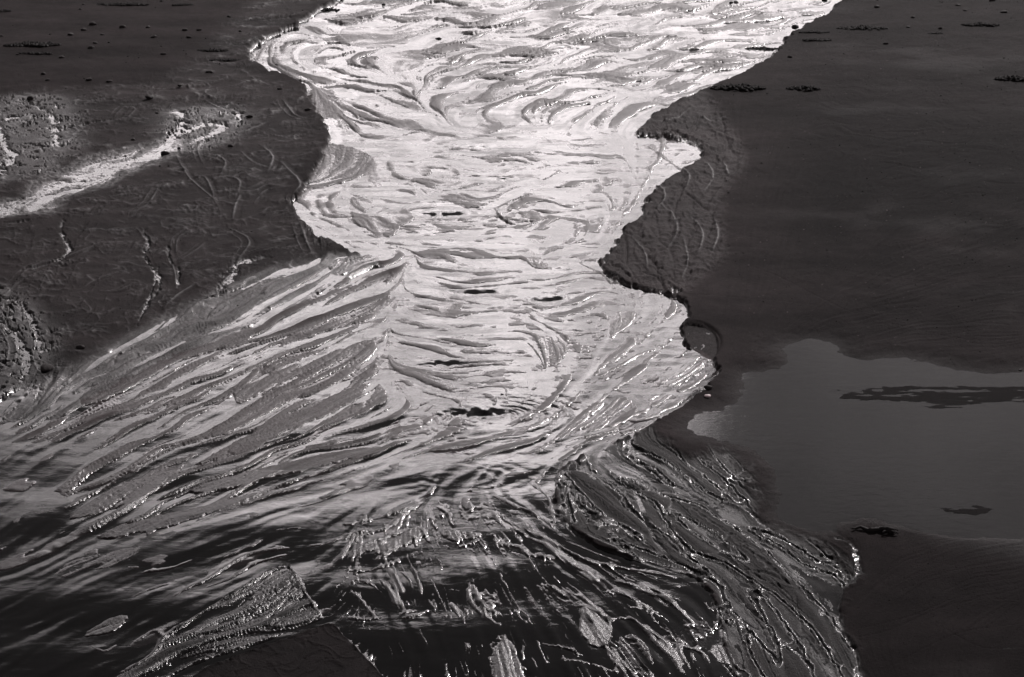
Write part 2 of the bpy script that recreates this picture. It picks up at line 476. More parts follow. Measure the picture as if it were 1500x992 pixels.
# the bank: steep scarp except along the delta's upper edge where the land slopes into it
near_delta = soft([(560, 380), (440, 400), (120, 550), (-80, 610), (-80, 700), (120, 650), (400, 500), (600, 420)], 34, 90)
m_strand = soft([(565, 368), (520, 372), (430, 385), (330, 420), (230, 470), (150, 510), (60, 560), (-60, 600), (-60, 700), (60, 665), (130, 610), (250, 560), (380, 500), (470, 460), (560, 415)], 18, 70, 2.0) * (1 - m_neck)
H = H * (1 - m_strand) + m_strand * (1.9 + Lc * 1.1 + Lb * 1.2 + FB1 * 1.2 + FB2 * 0.3 - 1.6 * chan(Lb + FB2 * 0.3, 5) + La * 0.3 + 0.8 * lip(Lc + Lb * 0.6, 0.6, 0.2))
ks = sst(70, -40, d_stream + Lb * 14 + Lc * 22 + FB1 * 20)
k = k * (1 - near_delta) + ks * near_delta
H = H * (1 - k) + bed * k
# raised lip along the stream's outer edge
H += 0.4 * np.exp(-((d_stream - 5) / 3.0) ** 2) * (1 - near_delta) * (1 - m_braid)
# braided bank at right
br = 1.9 + Lc * 0.7 + Lb * 0.4 + FB2 * 0.35 + FB1 * 0.5 - 1.0 * chan(Lb + FB2 * 0.4, 6.0) - 2.0 * chan(Lc + FB2 * 0.4, 8.0) + 1.5 * lip(np.abs(Lc + FB2 * 0.4), 0.32, 0.12) + 0.9 * lip(np.abs(Lb + FB2 * 0.4), 0.38, 0.14) - 0.3 * chan(Ld, 4.0) * patch2 * patch + Lf * 0.06
br = 1.7 + (br - 1.7) * 1.3
br_lip = np.clip(lip(np.abs(Lc + FB2 * 0.4), 0.36, 0.13) + 0.7 * lip(np.abs(Lb + FB2 * 0.4), 0.42, 0.14), 0, 1)
H = H * (1 - m_braid) + br * m_braid
# pool
pool = -0.75 + FB1 * 0.6 + FB2 * 0.2 + 0.35 * perlin(XI / 45, ETA / 18, 151) + 0.12 * FB3
H = H * (1 - m_pool) + pool * m_pool
# lower right sand beside the pool
low_r = soft([(1240, 770), (1400, 790), (1600, 820), (1700, 1100), (1270, 1100), (1262, 960), (1236, 925), (1240, 870), (1262, 845)], 10, 40, 2.0)
H = H * (1 - low_r) + (1.6 + FB1 * 0.5 + FB2 * 0.25 + La * 0.15) * low_r
H = H * (1 - m_leftwet) + (0.0 + T1 * 0.6 + Lb * 0.3 + FB2 * 0.8 + FB3 * 1.1 + Lb * 0.2) * m_leftwet
# wedge and plate
H = H * (1 - m_wedge) + (2.2 + Lb * 1.1 + Lc * 1.0 - 1.8 * chan(Ld, 3.5) - 2.2 * chan(Lb, 5) + 1.3 * lip(np.abs(Lb), 0.4, 0.14) + Lf * 0.2) * m_wedge
H = H * (1 - m_plate) + (3.2 + FB1 * 0.8 + FB2 * 0.4 + T2 * 1.2 - 1.6 * chan(Lc + FB2, 7) * patch2) * m_plate

WET = np.clip(k * (1 - 0.5 * m_strand) + m_braid * (0.70 + 0.3 * br_lip) + m_leftwet * 0.9 + near_delta * 0.2 + m_strand * 0.38 + m_wedge * 0.7 - m_plate * 0.5 + m_slump * 0.26 + 0.04 * np.exp(-np.maximum(d_stream, 0) / 9) + m_rills * (0.20 + 0.25 * T1 * patch + 0.3 * T2 * patch2), 0, 1)


def bump_region(poly, h, width=3, tex=0.5, wet=None, ragged=0.5, tilt=-30):
    """a traced bar of sand: its top h px above the water, flow-streaked"""
    global H, WET
    m = soft(poly, width, 30, ragged)
    a = np.array(poly, float)
    if tilt is not None:
        ca, sa = math.cos(R(tilt)), -math.sin(R(tilt))
        pr = (a[:, 0] * ca + a[:, 1] * sa)
        g = np.clip((GU * ca + GV * sa - pr.min()) / (pr.max() - pr.min()), 0, 1)
        h = h * (0.15 + 0.95 * g) - 0.5 * (1 - g) ** 2 + FB2 * 0.2
    top_ = h + (Lb * 0.7 + La * 0.45 + Lc * 0.3 - 1.2 * chan(Ld, 3.0)) * tex + FB2 * 0.3 + FB1 * 0.4
    H = H * (1 - m) + top_ * m
    if wet is not None: WET = WET * (1 - m) + wet * m


def ridge(pts, w_=3.0, h=2.0, taper=True, wet=0.0, asym=0.0, smooth=4):
    """a crest (or, negative, a rill) along a traced line"""
    global H, WET
    P = smooth_line(pts, smooth)
    a = np.array(P); mg = w_ * 3.2 + 4
    sl = block(a[:, 0].min() - mg, a[:, 0].max() + mg, a[:, 1].min() - mg, a[:, 1].max() + mg)
    d, t, _, side = segs_dist(P, sl)
    d = d + WARP[sl] * 0.25 * min(1.0, w_ / 3)
    ww = np.where(side > 0, w_ * (1 + asym), w_ * (1 - asym))
    ww = ww * (1 + 0.35 * FB2[sl])
    g = np.exp(-(np.abs(d) / ww) ** 1.6)
    if taper: g = g * (0.25 + 0.75 * np.sin(np.pi * np.clip(t * 0.92 + 0.04, 0, 1)) ** 0.6)
    H[sl] += (h * g * (1 + 0.25 * FB2[sl])).astype(H.dtype)
    if wet: WET[sl] = np.maximum(WET[sl], wet * g)


def pit(x, y, rx, depth, ring=0.0, ry=None):
    global H
    ry = ry or rx * 0.5
    mg = rx * (5 if ring else 2)
    sl = block(x - mg, x + mg, y - mg * 0.8, y + mg * 0.8)
    e0 = np.interp(y, V, eta_row)
    r = np.hypot((XI[sl] - (x - 750)) / rx, (ETA[sl] - e0) / ry) + FB2[sl] * 0.25
    H[sl] -= (depth * np.exp(-(r * 1.1) ** 2.5)).astype(H.dtype)
    return e0


# bars standing in the stream
BARS = [
    ([(500, 213), (545, 228), (543, 250), (500, 268), (462, 276), (442, 286), (455, 264), (468, 240), (482, 212)], 2.2, 0.9),
    ([(480, 128), (500, 150), (505, 165), (470, 175), (455, 150), (450, 135)], 1.4, 0.8),
    ([(555, 80), (610, 76), (622, 92), (590, 104), (566, 102)], 1.6, 0.4),
    ([(668, 190), (688, 192), (715, 170), (740, 188), (700, 197)], 1.6, 0.3),
    ([(500, 42), (560, 40), (600, 60), (560, 70), (510, 64)], 0.9, 0.3),
    ([(780, 20), (820, 14), (808, 40), (772, 30)], 1.2, 0.2),
    ([(515, 290), (528, 300), (560, 345), (535, 336), (516, 322)], 1.8, 0.5),
    ([(546, 308), (575, 330), (586, 333), (570, 348), (552, 336)], 1.8, 0.5),
    ([(572, 302), (585, 303), (608, 318), (588, 330), (574, 318)], 1.9, 0.3),
    ([(608, 245), (618, 241), (633, 252), (620, 258)], 1.4, 0.2),
    ([(652, 250), (665, 246), (674, 254), (664, 258)], 1.4, 0.2),
    ([(862, 275), (878, 270), (884, 279), (868, 283)], 1.8, 0.1),
    ([(875, 262), (888, 258), (896, 268), (884, 272)], 1.2, 0.1),
    ([(596, 205), (630, 192), (640, 200), (600, 216)], 0.7, 0.3),
    ([(643, 455), (660, 446), (676, 445), (674, 458), (664, 466)], 1.4, 0.3),
    ([(780, 503), (800, 494), (831, 493), (829, 518), (812, 535), (789, 540), (783, 520)], 1.4, 0.9),
    ([(784, 458), (800, 458), (826, 472), (800, 468)], 0.7, 0.2),
    ([(890, 462), (905, 456), (932, 458), (924, 474), (902, 490), (895, 498)], 1.6, 0.3),
    ([(894, 500), (920, 492), (930, 505), (900, 530), (878, 538)], 1.0, 0.6),
    ([(812, 638), (830, 622), (868, 598), (900, 583), (924, 586), (932, 600), (912, 618), (860, 634), (820, 645)], 2.4, 0.7),
    ([(975, 556), (1000, 528), (1015, 520), (1030, 530), (1034, 548), (1020, 562), (995, 575)], 1.3, 1.2),
    ([(556, 640), (568, 622), (582, 612), (588, 634), (570, 645), (551, 655)], 2.0, 0.6),
    ([(536, 594), (545, 580), (556, 563), (568, 586), (552, 594)], 2.0, 0.6),
    ([(637, 604), (660, 606), (684, 616), (658, 624)], 1.3, 0.6),
    ([(720, 632), (724, 618), (745, 610), (770, 612), (740, 630)], 1.0, 0.4),
    ([(483, 383), (520, 376), (548, 374), (556, 385), (520, 398), (490, 402)], 2.2, 1.0),
    # long bars of the delta
    ([(343, 577), (373, 560), (400, 547), (443, 533), (405, 560), (353, 592)], 2.4, 0.8),
    ([(310, 632), (367, 597), (433, 556), (478, 541), (462, 568), (383, 610), (320, 640)], 2.4, 0.8),
    ([(333, 662), (400, 617), (500, 575), (536, 560), (520, 588), (417, 634), (360, 664)], 2.6, 0.7),
    ([(117, 590), (133, 570), (187, 543), (267, 515), (350, 485), (372, 482), (360, 500), (267, 528), (183, 572), (123, 595)], 2.8, 0.8),
    ([(420, 496), (470, 470), (540, 440), (570, 432), (550, 458), (480, 486)], 2.6, 1.2),
    ([(440, 550), (500, 512), (545, 500), (552, 540), (500, 560), (450, 575)], 2.2, 1.1),
    ([(151, 786), (201, 764), (284, 744), (387, 722), (335, 745), (268, 766), (174, 788)], 2.2, 0.5),
    ([(100, 759), (134, 734), (187, 707), (268, 680), (234, 712), (184, 740), (117, 760)], 2.2, 0.6),
    ([(74, 846), (117, 818), (221, 799), (187, 822), (117, 843)], 0.5, 0.4),
    ([(280, 716), (370, 690), (500, 662), (560, 655), (500, 676), (380, 706), (300, 722)], 2.6, 0.5),
    ([(124, 930), (151, 911), (186, 902), (167, 925), (134, 933)], 1.5, 0.4),
    # pieces of the dark lower water
    ([(717, 967), (722, 956), (731, 944), (738, 931), (742, 931), (749, 941), (757, 953), (758, 960), (765, 972), (768, 1000), (745, 1010), (724, 1000), (722, 980)], 1.8, 0.8),
    ([(851, 895), (862, 893), (895, 912), (890, 945), (868, 948), (850, 925)], 2.4, 0.4),
    ([(915, 930), (940, 935), (952, 960), (955, 995), (930, 985), (908, 950)], 1.6, 1.2),
    ([(505, 820), (540, 795), (572, 785), (560, 800), (530, 812)], 1.9, 0.5),
    ([(548, 812), (570, 795), (612, 772), (625, 785), (590, 800)], 1.8, 0.6),
    ([(648, 780), (668, 775), (705, 782), (690, 790), (660, 792)], 1.4, 0.7),
    ([(1040, 950), (1060, 945), (1100, 965), (1085, 975), (1050, 970)], 2.0, 0.6),
]
for poly, h, tx in BARS:
    inner = min(p[0] for p in poly) > 540 and max(p[1] for p in poly) < 660
    bump_region(poly, h * 0.8, 2.2, tx, ragged=0.35 if inner else 1.1, tilt=-35 if inner else None)

# traced crests
CRESTS = [
    ([(724, 727), (755, 742), (784, 754), (806, 770), (828, 785)], 2.4, 3.4), ([(778, 710), (801, 727), (808, 750), (813, 772)], 2.4, 3.2),
    ([(748, 765), (775, 780), (801, 791), (830, 808), (868, 824), (920, 833), (989, 846)], 3.2, 4.6),
    ([(822, 790), (860, 806), (905, 825)], 2.6, 3.4), ([(850, 786), (890, 802), (935, 824)], 2.2, 3.0),
    ([(500, 817), (530, 801), (567, 787), (610, 774)], 2.0, 3.0), ([(495, 792), (540, 783), (570, 772), (588, 756)], 2.4, 3.4),
    ([(470, 796), (520, 782), (560, 776)], 2.4, 3.2), ([(505, 770), (545, 762), (580, 752), (610, 742)], 2.6, 3.4),
    ([(548, 822), (575, 806), (600, 798)], 2.0, 3.0), ([(617, 775), (622, 785), (628, 795)], 1.8, 3.4), ([(604, 786), (610, 800)], 1.8, 3.0),
    ([(687, 854), (687, 874), (700, 895), (728, 915)], 2.6, 4.6), ([(695, 862), (704, 885), (735, 903)], 2.2, 3.6),
    ([(515, 867), (532, 884), (550, 906)], 1.8, 4.0), ([(512, 905), (540, 909), (565, 902)], 2.0, 3.6),
    ([(603, 832), (612, 852), (616, 871)], 1.8, 5.0), ([(574, 838), (582, 852), (588, 868)], 2.2, 4.6), ([(556, 850), (572, 868), (580, 885)], 2.4, 4.2),
    ([(522, 848), (545, 858), (560, 870)], 2.2, 3.6), ([(586, 838), (600, 850), (606, 866)], 1.8, 3.4), ([(505, 835), (530, 838), (555, 832), (585, 822)], 2.0, 4.0),
    ([(585, 900), (610, 895)], 1.6, 3.2), ([(592, 906), (612, 902), (628, 894)], 2.0, 4.0),
    ([(660, 884), (668, 896), (674, 905)], 2.4, 3.6), ([(655, 864), (676, 866)], 1.6, 3.2),
    ([(796, 944), (830, 951), (855, 962)], 1.6, 4.4), ([(820, 966), (860, 972), (900, 985)], 2.2, 3.4),
    ([(848, 871), (866, 886), (880, 898), (895, 912)], 2.0, 4.4), ([(850, 887), (870, 895), (888, 910)], 1.8, 3.4), ([(858, 897), (864, 910), (872, 914)], 1.6, 3.2),
    ([(893, 908), (912, 906), (930, 910), (950, 925), (975, 942), (1000, 975)], 2.6, 4.4),
    ([(952, 930), (968, 948), (985, 965), (998, 985)], 2.2, 4.0), ([(900, 950), (905, 965), (925, 985), (940, 1000)], 2.6, 4.0),
    ([(885, 945), (895, 965), (912, 985), (920, 1000)], 2.2, 3.6), ([(930, 958), (940, 975), (960, 990)], 2.0, 3.8), ([(995, 945), (1000, 965), (1020, 990)], 2.2, 4.0), ([(1000, 948), (1030, 958), (1045, 985)], 2.0, 3.6),
    ([(905, 852), (935, 860), (965, 868), (985, 885)], 2.0, 4.0), ([(930, 862), (955, 872), (975, 880), (995, 895)], 2.4, 4.2), ([(912, 872), (930, 880), (942, 890)], 2.0, 3.4),
    ([(970, 862), (998, 868)], 1.6, 3.2), ([(1000, 872), (1015, 882), (1030, 890)], 1.6, 3.4), ([(918, 888), (940, 894)], 1.6, 3.0),
    ([(806, 858), (814, 864), (828, 874)], 2.2, 3.2), ([(753, 777), (765, 783), (800, 800), (815, 818)], 2.4, 3.0), ([(735, 798), (760, 802), (775, 814), (810, 818)], 2.6, 3.6),
    ([(640, 742), (655, 752), (665, 772)], 1.6, 2.6), ([(733, 778), (745, 792)], 1.6, 3.0), ([(680, 800), (700, 792)], 1.6, 3.0),
    ([(402, 778), (425, 775), (447, 774)], 1.8, 3.4), ([(430, 745), (470, 735), (505, 718)], 2.4, 3.0), ([(450, 800), (475, 798), (500, 790)], 2.2, 3.6),
    ([(251, 876), (275, 862), (301, 850), (340, 826), (368, 811), (422, 803)], 2.2, 4.4), ([(300, 862), (340, 846), (375, 825), (418, 812)], 1.8, 3.2),
    ([(184, 880), (210, 868), (245, 855)], 1.8, 3.6), ([(215, 838), (250, 832), (286, 818)], 1.8, 3.2), ([(200, 940), (225, 925), (240, 935)], 1.6, 3.2),
    ([(120, 940), (150, 955), (170, 946)], 1.8, 3.0), ([(0, 870), (40, 868), (110, 872)], 3.0, 2.4),
    # rim of the wedge and of the plate
    ([(425, 832), (437, 848), (447, 868), (458, 886), (470, 903)], 1.5, 4.2), ([(160, 992), (221, 961), (241, 934), (318, 884), (355, 861), (402, 834), (425, 831)], 1.5, 3.2),
    ([(284, 991), (335, 968), (428, 934), (482, 918), (500, 930), (530, 960), (562, 994)], 1.4, 3.4),
    # rills in the bank at right
    ([(1040, 192), (1060, 203), (1076, 214), (1050, 226), (1005, 238)], 2.4, 2.6), ([(1090, 232), (1078, 262), (1052, 285), (1040, 310)], 3.0, 2.6), ([(1000, 285), (1020, 300), (1040, 314)], 1.8, -2.6),
    ([(990, 434), (1015, 415), (1045, 400), (1066, 374)], 1.8, 1.6), ([(915, 348), (918, 368), (917, 392)], 1.6, -2.8), ([(912, 400), (940, 402), (965, 412), (975, 432)], 2.0, -3.0),
    ([(940, 320), (960, 350), (985, 380), (985, 425)], 3.0, -1.8), ([(975, 300), (1000, 340), (985, 370)], 2.4, 1.4), ([(945, 350), (930, 372), (950, 400)], 2.4, 1.4),
    ([(952, 196), (985, 196), (1020, 212)], 3.2, -4.6),
    # second scallop
    ([(1003, 474), (1030, 478), (1050, 492), (1055, 508), (1046, 526)], 2.6, -4.0),
    # right side channel running down to the lower right
    ([(1212, 768), (1232, 786), (1250, 796), (1256, 820), (1260, 840), (1240, 858), (1230, 885)], 4.6, -3.4),
    ([(1228, 895), (1236, 928), (1252, 958), (1258, 995)], 2.6, -2.6), ([(1110, 777), (1150, 794), (1187, 812), (1232, 822)], 2.0, -3.2),
    ([(1160, 827), (1187, 851), (1206, 876)], 2.2, -3.0), ([(1200, 880), (1215, 895), (1232, 900)], 5.0, -2.6),
    # braid: main dark channels and pale threads
    ([(955, 628), (962, 648), (990, 668), (1030, 695)], 2.0, -2.6), ([(885, 662), (925, 685), (960, 706), (1000, 716), (1030, 737), (1067, 767), (1110, 777)], 2.4, -4.0),
    ([(820, 692), (860, 692), (900, 708), (935, 718), (985, 722), (1030, 738)], 4.2, -4.0), ([(870, 662), (892, 680), (915, 700)], 5.0, -4.0),
    ([(931, 720), (940, 745), (950, 770), (961, 794), (985, 822), (1005, 832)], 3.4, -4.2), ([(965, 725), (985, 735), (970, 755)], 3.0, -2.6),
    ([(1050, 744), (1062, 725), (1072, 705), (1104, 680)], 2.6, -2.6), ([(1066, 706), (1090, 718), (1106, 740)], 2.0, -2.2), ([(1056, 812), (1064, 790), (1070, 778)], 4.0, -3.4),
    ([(1030, 812), (1060, 815), (1085, 835), (1120, 842), (1165, 862)], 2.6, -3.0), ([(1055, 858), (1062, 885), (1090, 910), (1110, 922)], 2.8, -3.2),
    ([(1095, 835), (1105, 860), (1130, 895)], 2.2, 2.6), ([(1100, 840), (1150, 862), (1180, 862)], 1.8, 2.4), ([(1168, 880), (1175, 920), (1195, 942), (1215, 975)], 2.0, 2.8),
    ([(1165, 874), (1170, 900), (1175, 925)], 3.0, -3.0), ([(1080, 870), (1095, 890), (1125, 918)], 2.0, -3.2), ([(1120, 822), (1140, 840), (1160, 860)], 1.8, 2.6),
    ([(838, 700), (834, 720), (850, 745), (862, 765), (842, 775)], 2.4, -2.6), ([(855, 769), (890, 780), (905, 795), (935, 812)], 1.8, 2.4),
    ([(880, 710), (900, 728), (920, 750)], 1.6, -2.0), ([(860, 715), (900, 745), (930, 770)], 1.6, -2.0), ([(845, 735), (890, 760), (930, 782)], 1.8, -2.4),
    # crests in the mid stream
    ([(725, 305), (752, 293), (782, 283)], 1.4, 2.6), ([(725, 305), (733, 318), (748, 327), (762, 330)], 1.6, 2.6), ([(795, 264), (808, 258), (820, 250)], 1.4, 2.4),
    ([(880, 550), (905, 537), (935, 520), (960, 512)], 2.2, 2.6), ([(902, 555), (930, 542), (968, 526)], 1.8, 2.4), ([(840, 655), (880, 640), (930, 630), (900, 640)], 2.0, 2.6),
    ([(822, 650), (860, 640), (905, 630)], 1.6, 2.6), ([(545, 135), (575, 150), (540, 155)], 1.6, 1.6), ([(560, 100), (530, 98), (510, 94)], 2.0, 2.0),
    ([(900, 420), (880, 400), (850, 385), (880, 378)], 2.0, 1.8), ([(700, 680), (660, 700), (630, 708)], 4.0, 1.4),
    ([(888, 660), (930, 640), (975, 612), (1010, 588), (1040, 572)], 2.2, 1.5),
]
for pts, w_, h in CRESTS:
    low_crest = pts[0][1] > 700 and h > 0
    ridge(pts, w_ * (1.9 if low_crest else 1), h * (0.72 if low_crest else 1), asym=0.25 if low_crest else 0, wet=0.93 if low_crest else 0)


LEFT_RIDGES = [
    [(257, 228), (277, 263), (306, 288), (319, 305)], [(188, 317), (217, 302), (232, 278)], [(341, 325), (345, 305), (353, 288)], [(207, 337), (222, 357), (212, 372), (227, 401), (237, 421), (217, 441), (193, 470)],
    [(247, 367), (257, 406), (259, 426)], [(336, 337), (366, 357), (346, 387)], [(0, 441), (30, 416), (74, 396), (133, 382)], [(153, 431), (175, 428), (198, 418)], [(410, 238), (440, 273), (430, 288)],
    [(168, 174), (183, 159), (198, 164), (178, 184)], [(277, 263), (301, 263), (316, 298)], [(440, 332), (448, 355), (456, 372)], [(455, 332), (468, 350), (472, 370)], [(270, 240), (300, 228), (330, 240), (322, 262)],
    [(330, 200), (360, 196), (392, 182)], [(400, 200), (425, 205), (448, 200)], [(352, 225), (370, 240), (395, 248)], [(300, 275), (330, 262), (352, 270), (345, 292)], [(372, 300), (390, 282), (418, 280)],
    [(205, 128), (240, 135), (300, 128), (330, 118)], [(340, 130), (372, 122), (395, 128)], [(120, 245), (150, 235), (190, 228)], [(30, 262), (70, 250), (95, 238)], [(20, 420), (50, 392), (95, 380), (150, 360)],
    [(180, 400), (150, 410), (120, 425)], [(255, 390), (285, 372), (300, 360)], [(240, 455), (268, 430), (300, 415)], [(285, 340), (262, 352), (258, 372)], [(40, 470), (52, 500), (48, 530), (70, 560)], [(10, 480), (25, 510), (18, 545)],
    [(300, 150), (325, 160), (345, 150)], [(415, 150), (430, 170), (455, 178)], [(380, 215), (400, 232), (392, 255)], [(310, 205), (290, 218), (296, 240)]]
for k_, pts in enumerate(LEFT_RIDGES):
    ridge(pts, 1.5 + (k_ % 3) * 0.5, 1.3 + (k_ % 4) * 0.3, wet=0.66)
    ridge([(x + 6 + (k_ % 3), y + 1) for x, y in pts], 3.0, -0.8)
    if k_ % 2: ridge([(x - 8 - (k_ % 3) * 2, y - 1 + (k_ % 3)) for x, y in pts[:3]], 1.3, 1.0, wet=0.6)
for pts in ([(950, 215), (985, 240), (1010, 262), (1000, 290)], [(1020, 170), (1045, 182), (1062, 176)], [(960, 185), (990, 178), (1015, 160)], [(1030, 240), (1045, 262), (1030, 290)], [(1060, 240), (1068, 262)],
            [(960, 300), (985, 318), (992, 345), (975, 372)], [(1010, 320), (1030, 345), (1022, 378)], [(1045, 320), (1052, 350), (1040, 380)], [(925, 350), (945, 375), (948, 398)], [(1000, 350), (1008, 385), (998, 415)], [(960, 270), (975, 290), (960, 315)]):
    ridge(pts, 2.2, 1.9, wet=0.6)


def runnel(pts, w_, depth=0.5):
    """a shallow water-filled runnel cut through the sand, edges frayed"""
    global H, WET
    P = smooth_line(pts, 4)
    a = np.array(P); mg = w_ * 3 + 14
    sl = block(a[:, 0].min() - mg, a[:, 0].max() + mg, a[:, 1].min() - mg, a[:, 1].max() + mg)
    d, t, _, _ = segs_dist(P, sl)
    d = d + WARP[sl] * 0.6 + T3[sl] * w_ * 1.1 - FB2[sl] * w_ * 1.1 + FB3[sl] * w_ * 0.5
    m = sst(w_ * 1.7, w_ * 0.5, d) * np.sin(np.pi * np.clip(t * 0.9 + 0.05, 0, 1)) ** 0.3
    H[sl] = (H[sl] * (1 - m) + (-depth + T3[sl] * 0.9 + FB3[sl] * 0.5) * m)
    WET[sl] = np.maximum(WET[sl], m)


for pts, w_ in [([(35, 148), (60, 160), (75, 172), (80, 190), (82, 210), (88, 216)], 6), ([(80, 196), (115, 186), (165, 178)], 3.5),
    ([(-10, 182), (20, 173), (52, 170)], 7), ([(-5, 185), (6, 215), (20, 232), (-10, 260)], 10), ([(255, 163), (270, 180), (258, 195), (242, 212)], 8),
    ([(262, 200), (300, 182), (325, 190), (280, 210)], 10), ([(346, 164), (350, 178)], 8), ([(92, 325), (90, 345), (102, 368), (80, 385), (30, 400)], 3.5),
    ([(210, 340), (218, 360), (212, 376), (225, 398), (235, 420), (215, 450)], 3.5), ([(245, 360), (250, 385), (262, 400), (258, 430)], 2.5), ([(385, 378), (350, 388), (335, 410), (312, 432)], 9),
    ([(232, 392), (222, 430), (200, 480)], 2.5), ([(300, 440), (340, 428), (420, 400)], 4), ([(960, 198), (990, 200), (1022, 214)], 7), ([(30, 440), (50, 480), (60, 520)], 5), ([(0, 470), (40, 520), (30, 560)], 6),
    ([(10, 330), (40, 326)], 4), ([(984, 420), (992, 432)], 7), ([(120, 262), (60, 285), (0, 300)], 5), ([(1225, 790), (1250, 802), (1254, 830), (1256, 842), (1240, 862)], 4)]:
    runnel(pts, w_)
# lacework of thin water threads in the rilled sand
lace = np.zeros((NV, NU), np.float32)
for poly in ([(-40, 160), (30, 140), (110, 150), (120, 215), (90, 240), (40, 262), (-40, 270)], [(235, 165), (330, 158), (372, 172), (335, 212), (250, 226)],
             [(-40, 430), (50, 440), (85, 500), (70, 560), (-40, 610)]):
    lace = np.maximum(lace, soft(poly, 26, 60, 2.0))
thr = np.maximum(chan(Lb + FB2 * 0.8, 2.6) * (0.75 + 0.5 * patch2), T2) + 0.2 * FB2 + 0.25 * FB1
cutm = lace * sst(0.72, 0.95, thr - 0.35 * (1 - lace)) * (1 - in_stream)
H = H * (1 - cutm) + (-0.5) * cutm
H = np.where(in_stream < 0.5, H - lace * 0.6, H)
WET = np.clip(WET + 0.35 * lace * (1 - in_stream), 0, 1)
# hollows scoured in the bed, and the dark stripes of ripples over them
PITS = [(650, 313, 40, 5, 1), (704, 605, 44, 4, 1), (703, 428, 34, 3, 0), (812, 440, 30, 2.5, 0), (700, 215, 26, 3, 0), (800, 180, 20, 3, 0), (735, 262, 18, 3, 0), (655, 532, 26, 3, 0), (640, 706, 30, 2, 0)]
bump_region([(1003, 478), (1030, 480), (1048, 492), (1052, 512), (1044, 528), (1025, 519), (1008, 505)], 0.9, 1.5, 0.5, 0.25, 0.3, None)
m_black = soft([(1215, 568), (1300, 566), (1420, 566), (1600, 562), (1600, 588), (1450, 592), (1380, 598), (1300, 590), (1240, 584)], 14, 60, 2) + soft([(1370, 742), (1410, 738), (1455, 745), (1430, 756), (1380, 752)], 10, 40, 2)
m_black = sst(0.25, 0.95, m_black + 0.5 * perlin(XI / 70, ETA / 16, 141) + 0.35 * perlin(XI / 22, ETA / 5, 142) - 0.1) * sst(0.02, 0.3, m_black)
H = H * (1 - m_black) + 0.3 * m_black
for x, y, rx, dp, _ in PITS: pit(x, y, rx, dp)
for x, y, rx in [(600, 240, 16), (830, 380, 14)]: pit(x, y, rx, 1.5)
# footprints and fine cracks in the firm sand
for pts in [[(1000, 436), (1070, 440), (1150, 447), (1200, 453)], [(1060, 385), (1100, 395), (1160, 420), (1240, 460), (1290, 470)], [(1215, 398), (1290, 410), (1380, 420)],
            [(1228, 480), (1270, 472), (1310, 458), (1345, 455), (1400, 447), (1500, 440)], [(1130, 418), (1180, 408), (1210, 402)], [(1240, 485), (1300, 480), (1400, 500), (1480, 508)],
            [(1060, 365), (1160, 372)], [(1235, 938), (1300, 925), (1400, 885), (1500, 878)], [(1240, 925), (1330, 905), (1420, 868)], [(1380, 920), (1440, 950), (1500, 950)],
            [(1300, 980), (1400, 930), (1500, 915)]]:
    ridge(pts, 0.9, -0.9, smooth=5)

BAND0 = fbm(XI / 420, ETA / 120, 4, 58)
pool_near = soft(POOL_R, 55, 120, 3.0)
WET = np.maximum(WET, 0.36 * pool_near * (1 - m_braid))
WET = np.maximum(WET, 0.14 * sst(0.0, 0.8, BAND0 + FB1 * 0.6) * sst(1000, 1150, GU))
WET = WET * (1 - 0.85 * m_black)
WETCAP = WET.copy()
# the part that stands lowest in the stream carries the thickest film of water
WET = np.clip(WET * np.where(in_stream + m_leftwet + m_braid > 0.5, np.clip(1.0 - 0.30 * sst(0.0, 1.6, H) - 0.04 * np.maximum(H, 0), 0.5, 1.0), 1.0), 0, 1)
H = H + rng.standard_normal(H.shape).astype(np.float32) * np.where(H > 0, 0.015 + (0.045 + 0.05 * sst(650, 760, GV)) * sst(0.1, 1.8, H) * WET, 0.01)
WET = np.where(m_braid > 0.4, np.maximum(WET, 0.95 * br_lip * m_braid * WETCAP), WET)
low_ridge = np.where((WETCAP > 0.955) & (GV > 690) & (H > 0.6) & (H < 4), 1.0, 0.0)
WET = np.maximum(WET, 0.86 * low_ridge)
WET = WET * (1 - 0.35 * m_plate)
grain = perlin(XI / 2.7, ETA / 2.7, 171) * 0.10 + perlin(XI / 5.5, ETA / 5.0, 172) * 0.17
H = H + grain * np.where(H > 0.3, 1, 0) * sst(0.3, 1.0, H) * WET * (0.25 + 0.75 * sst(560, 720, GV)) * (1 - 0.9 * lace) * (1 - 0.5 * m_pool)
Z = (H * S).astype(np.float64)
far = sst(0, -250, GV)
Z *= (1 - far * 0.6)

# ------------------------------------------------------------------ mesh building


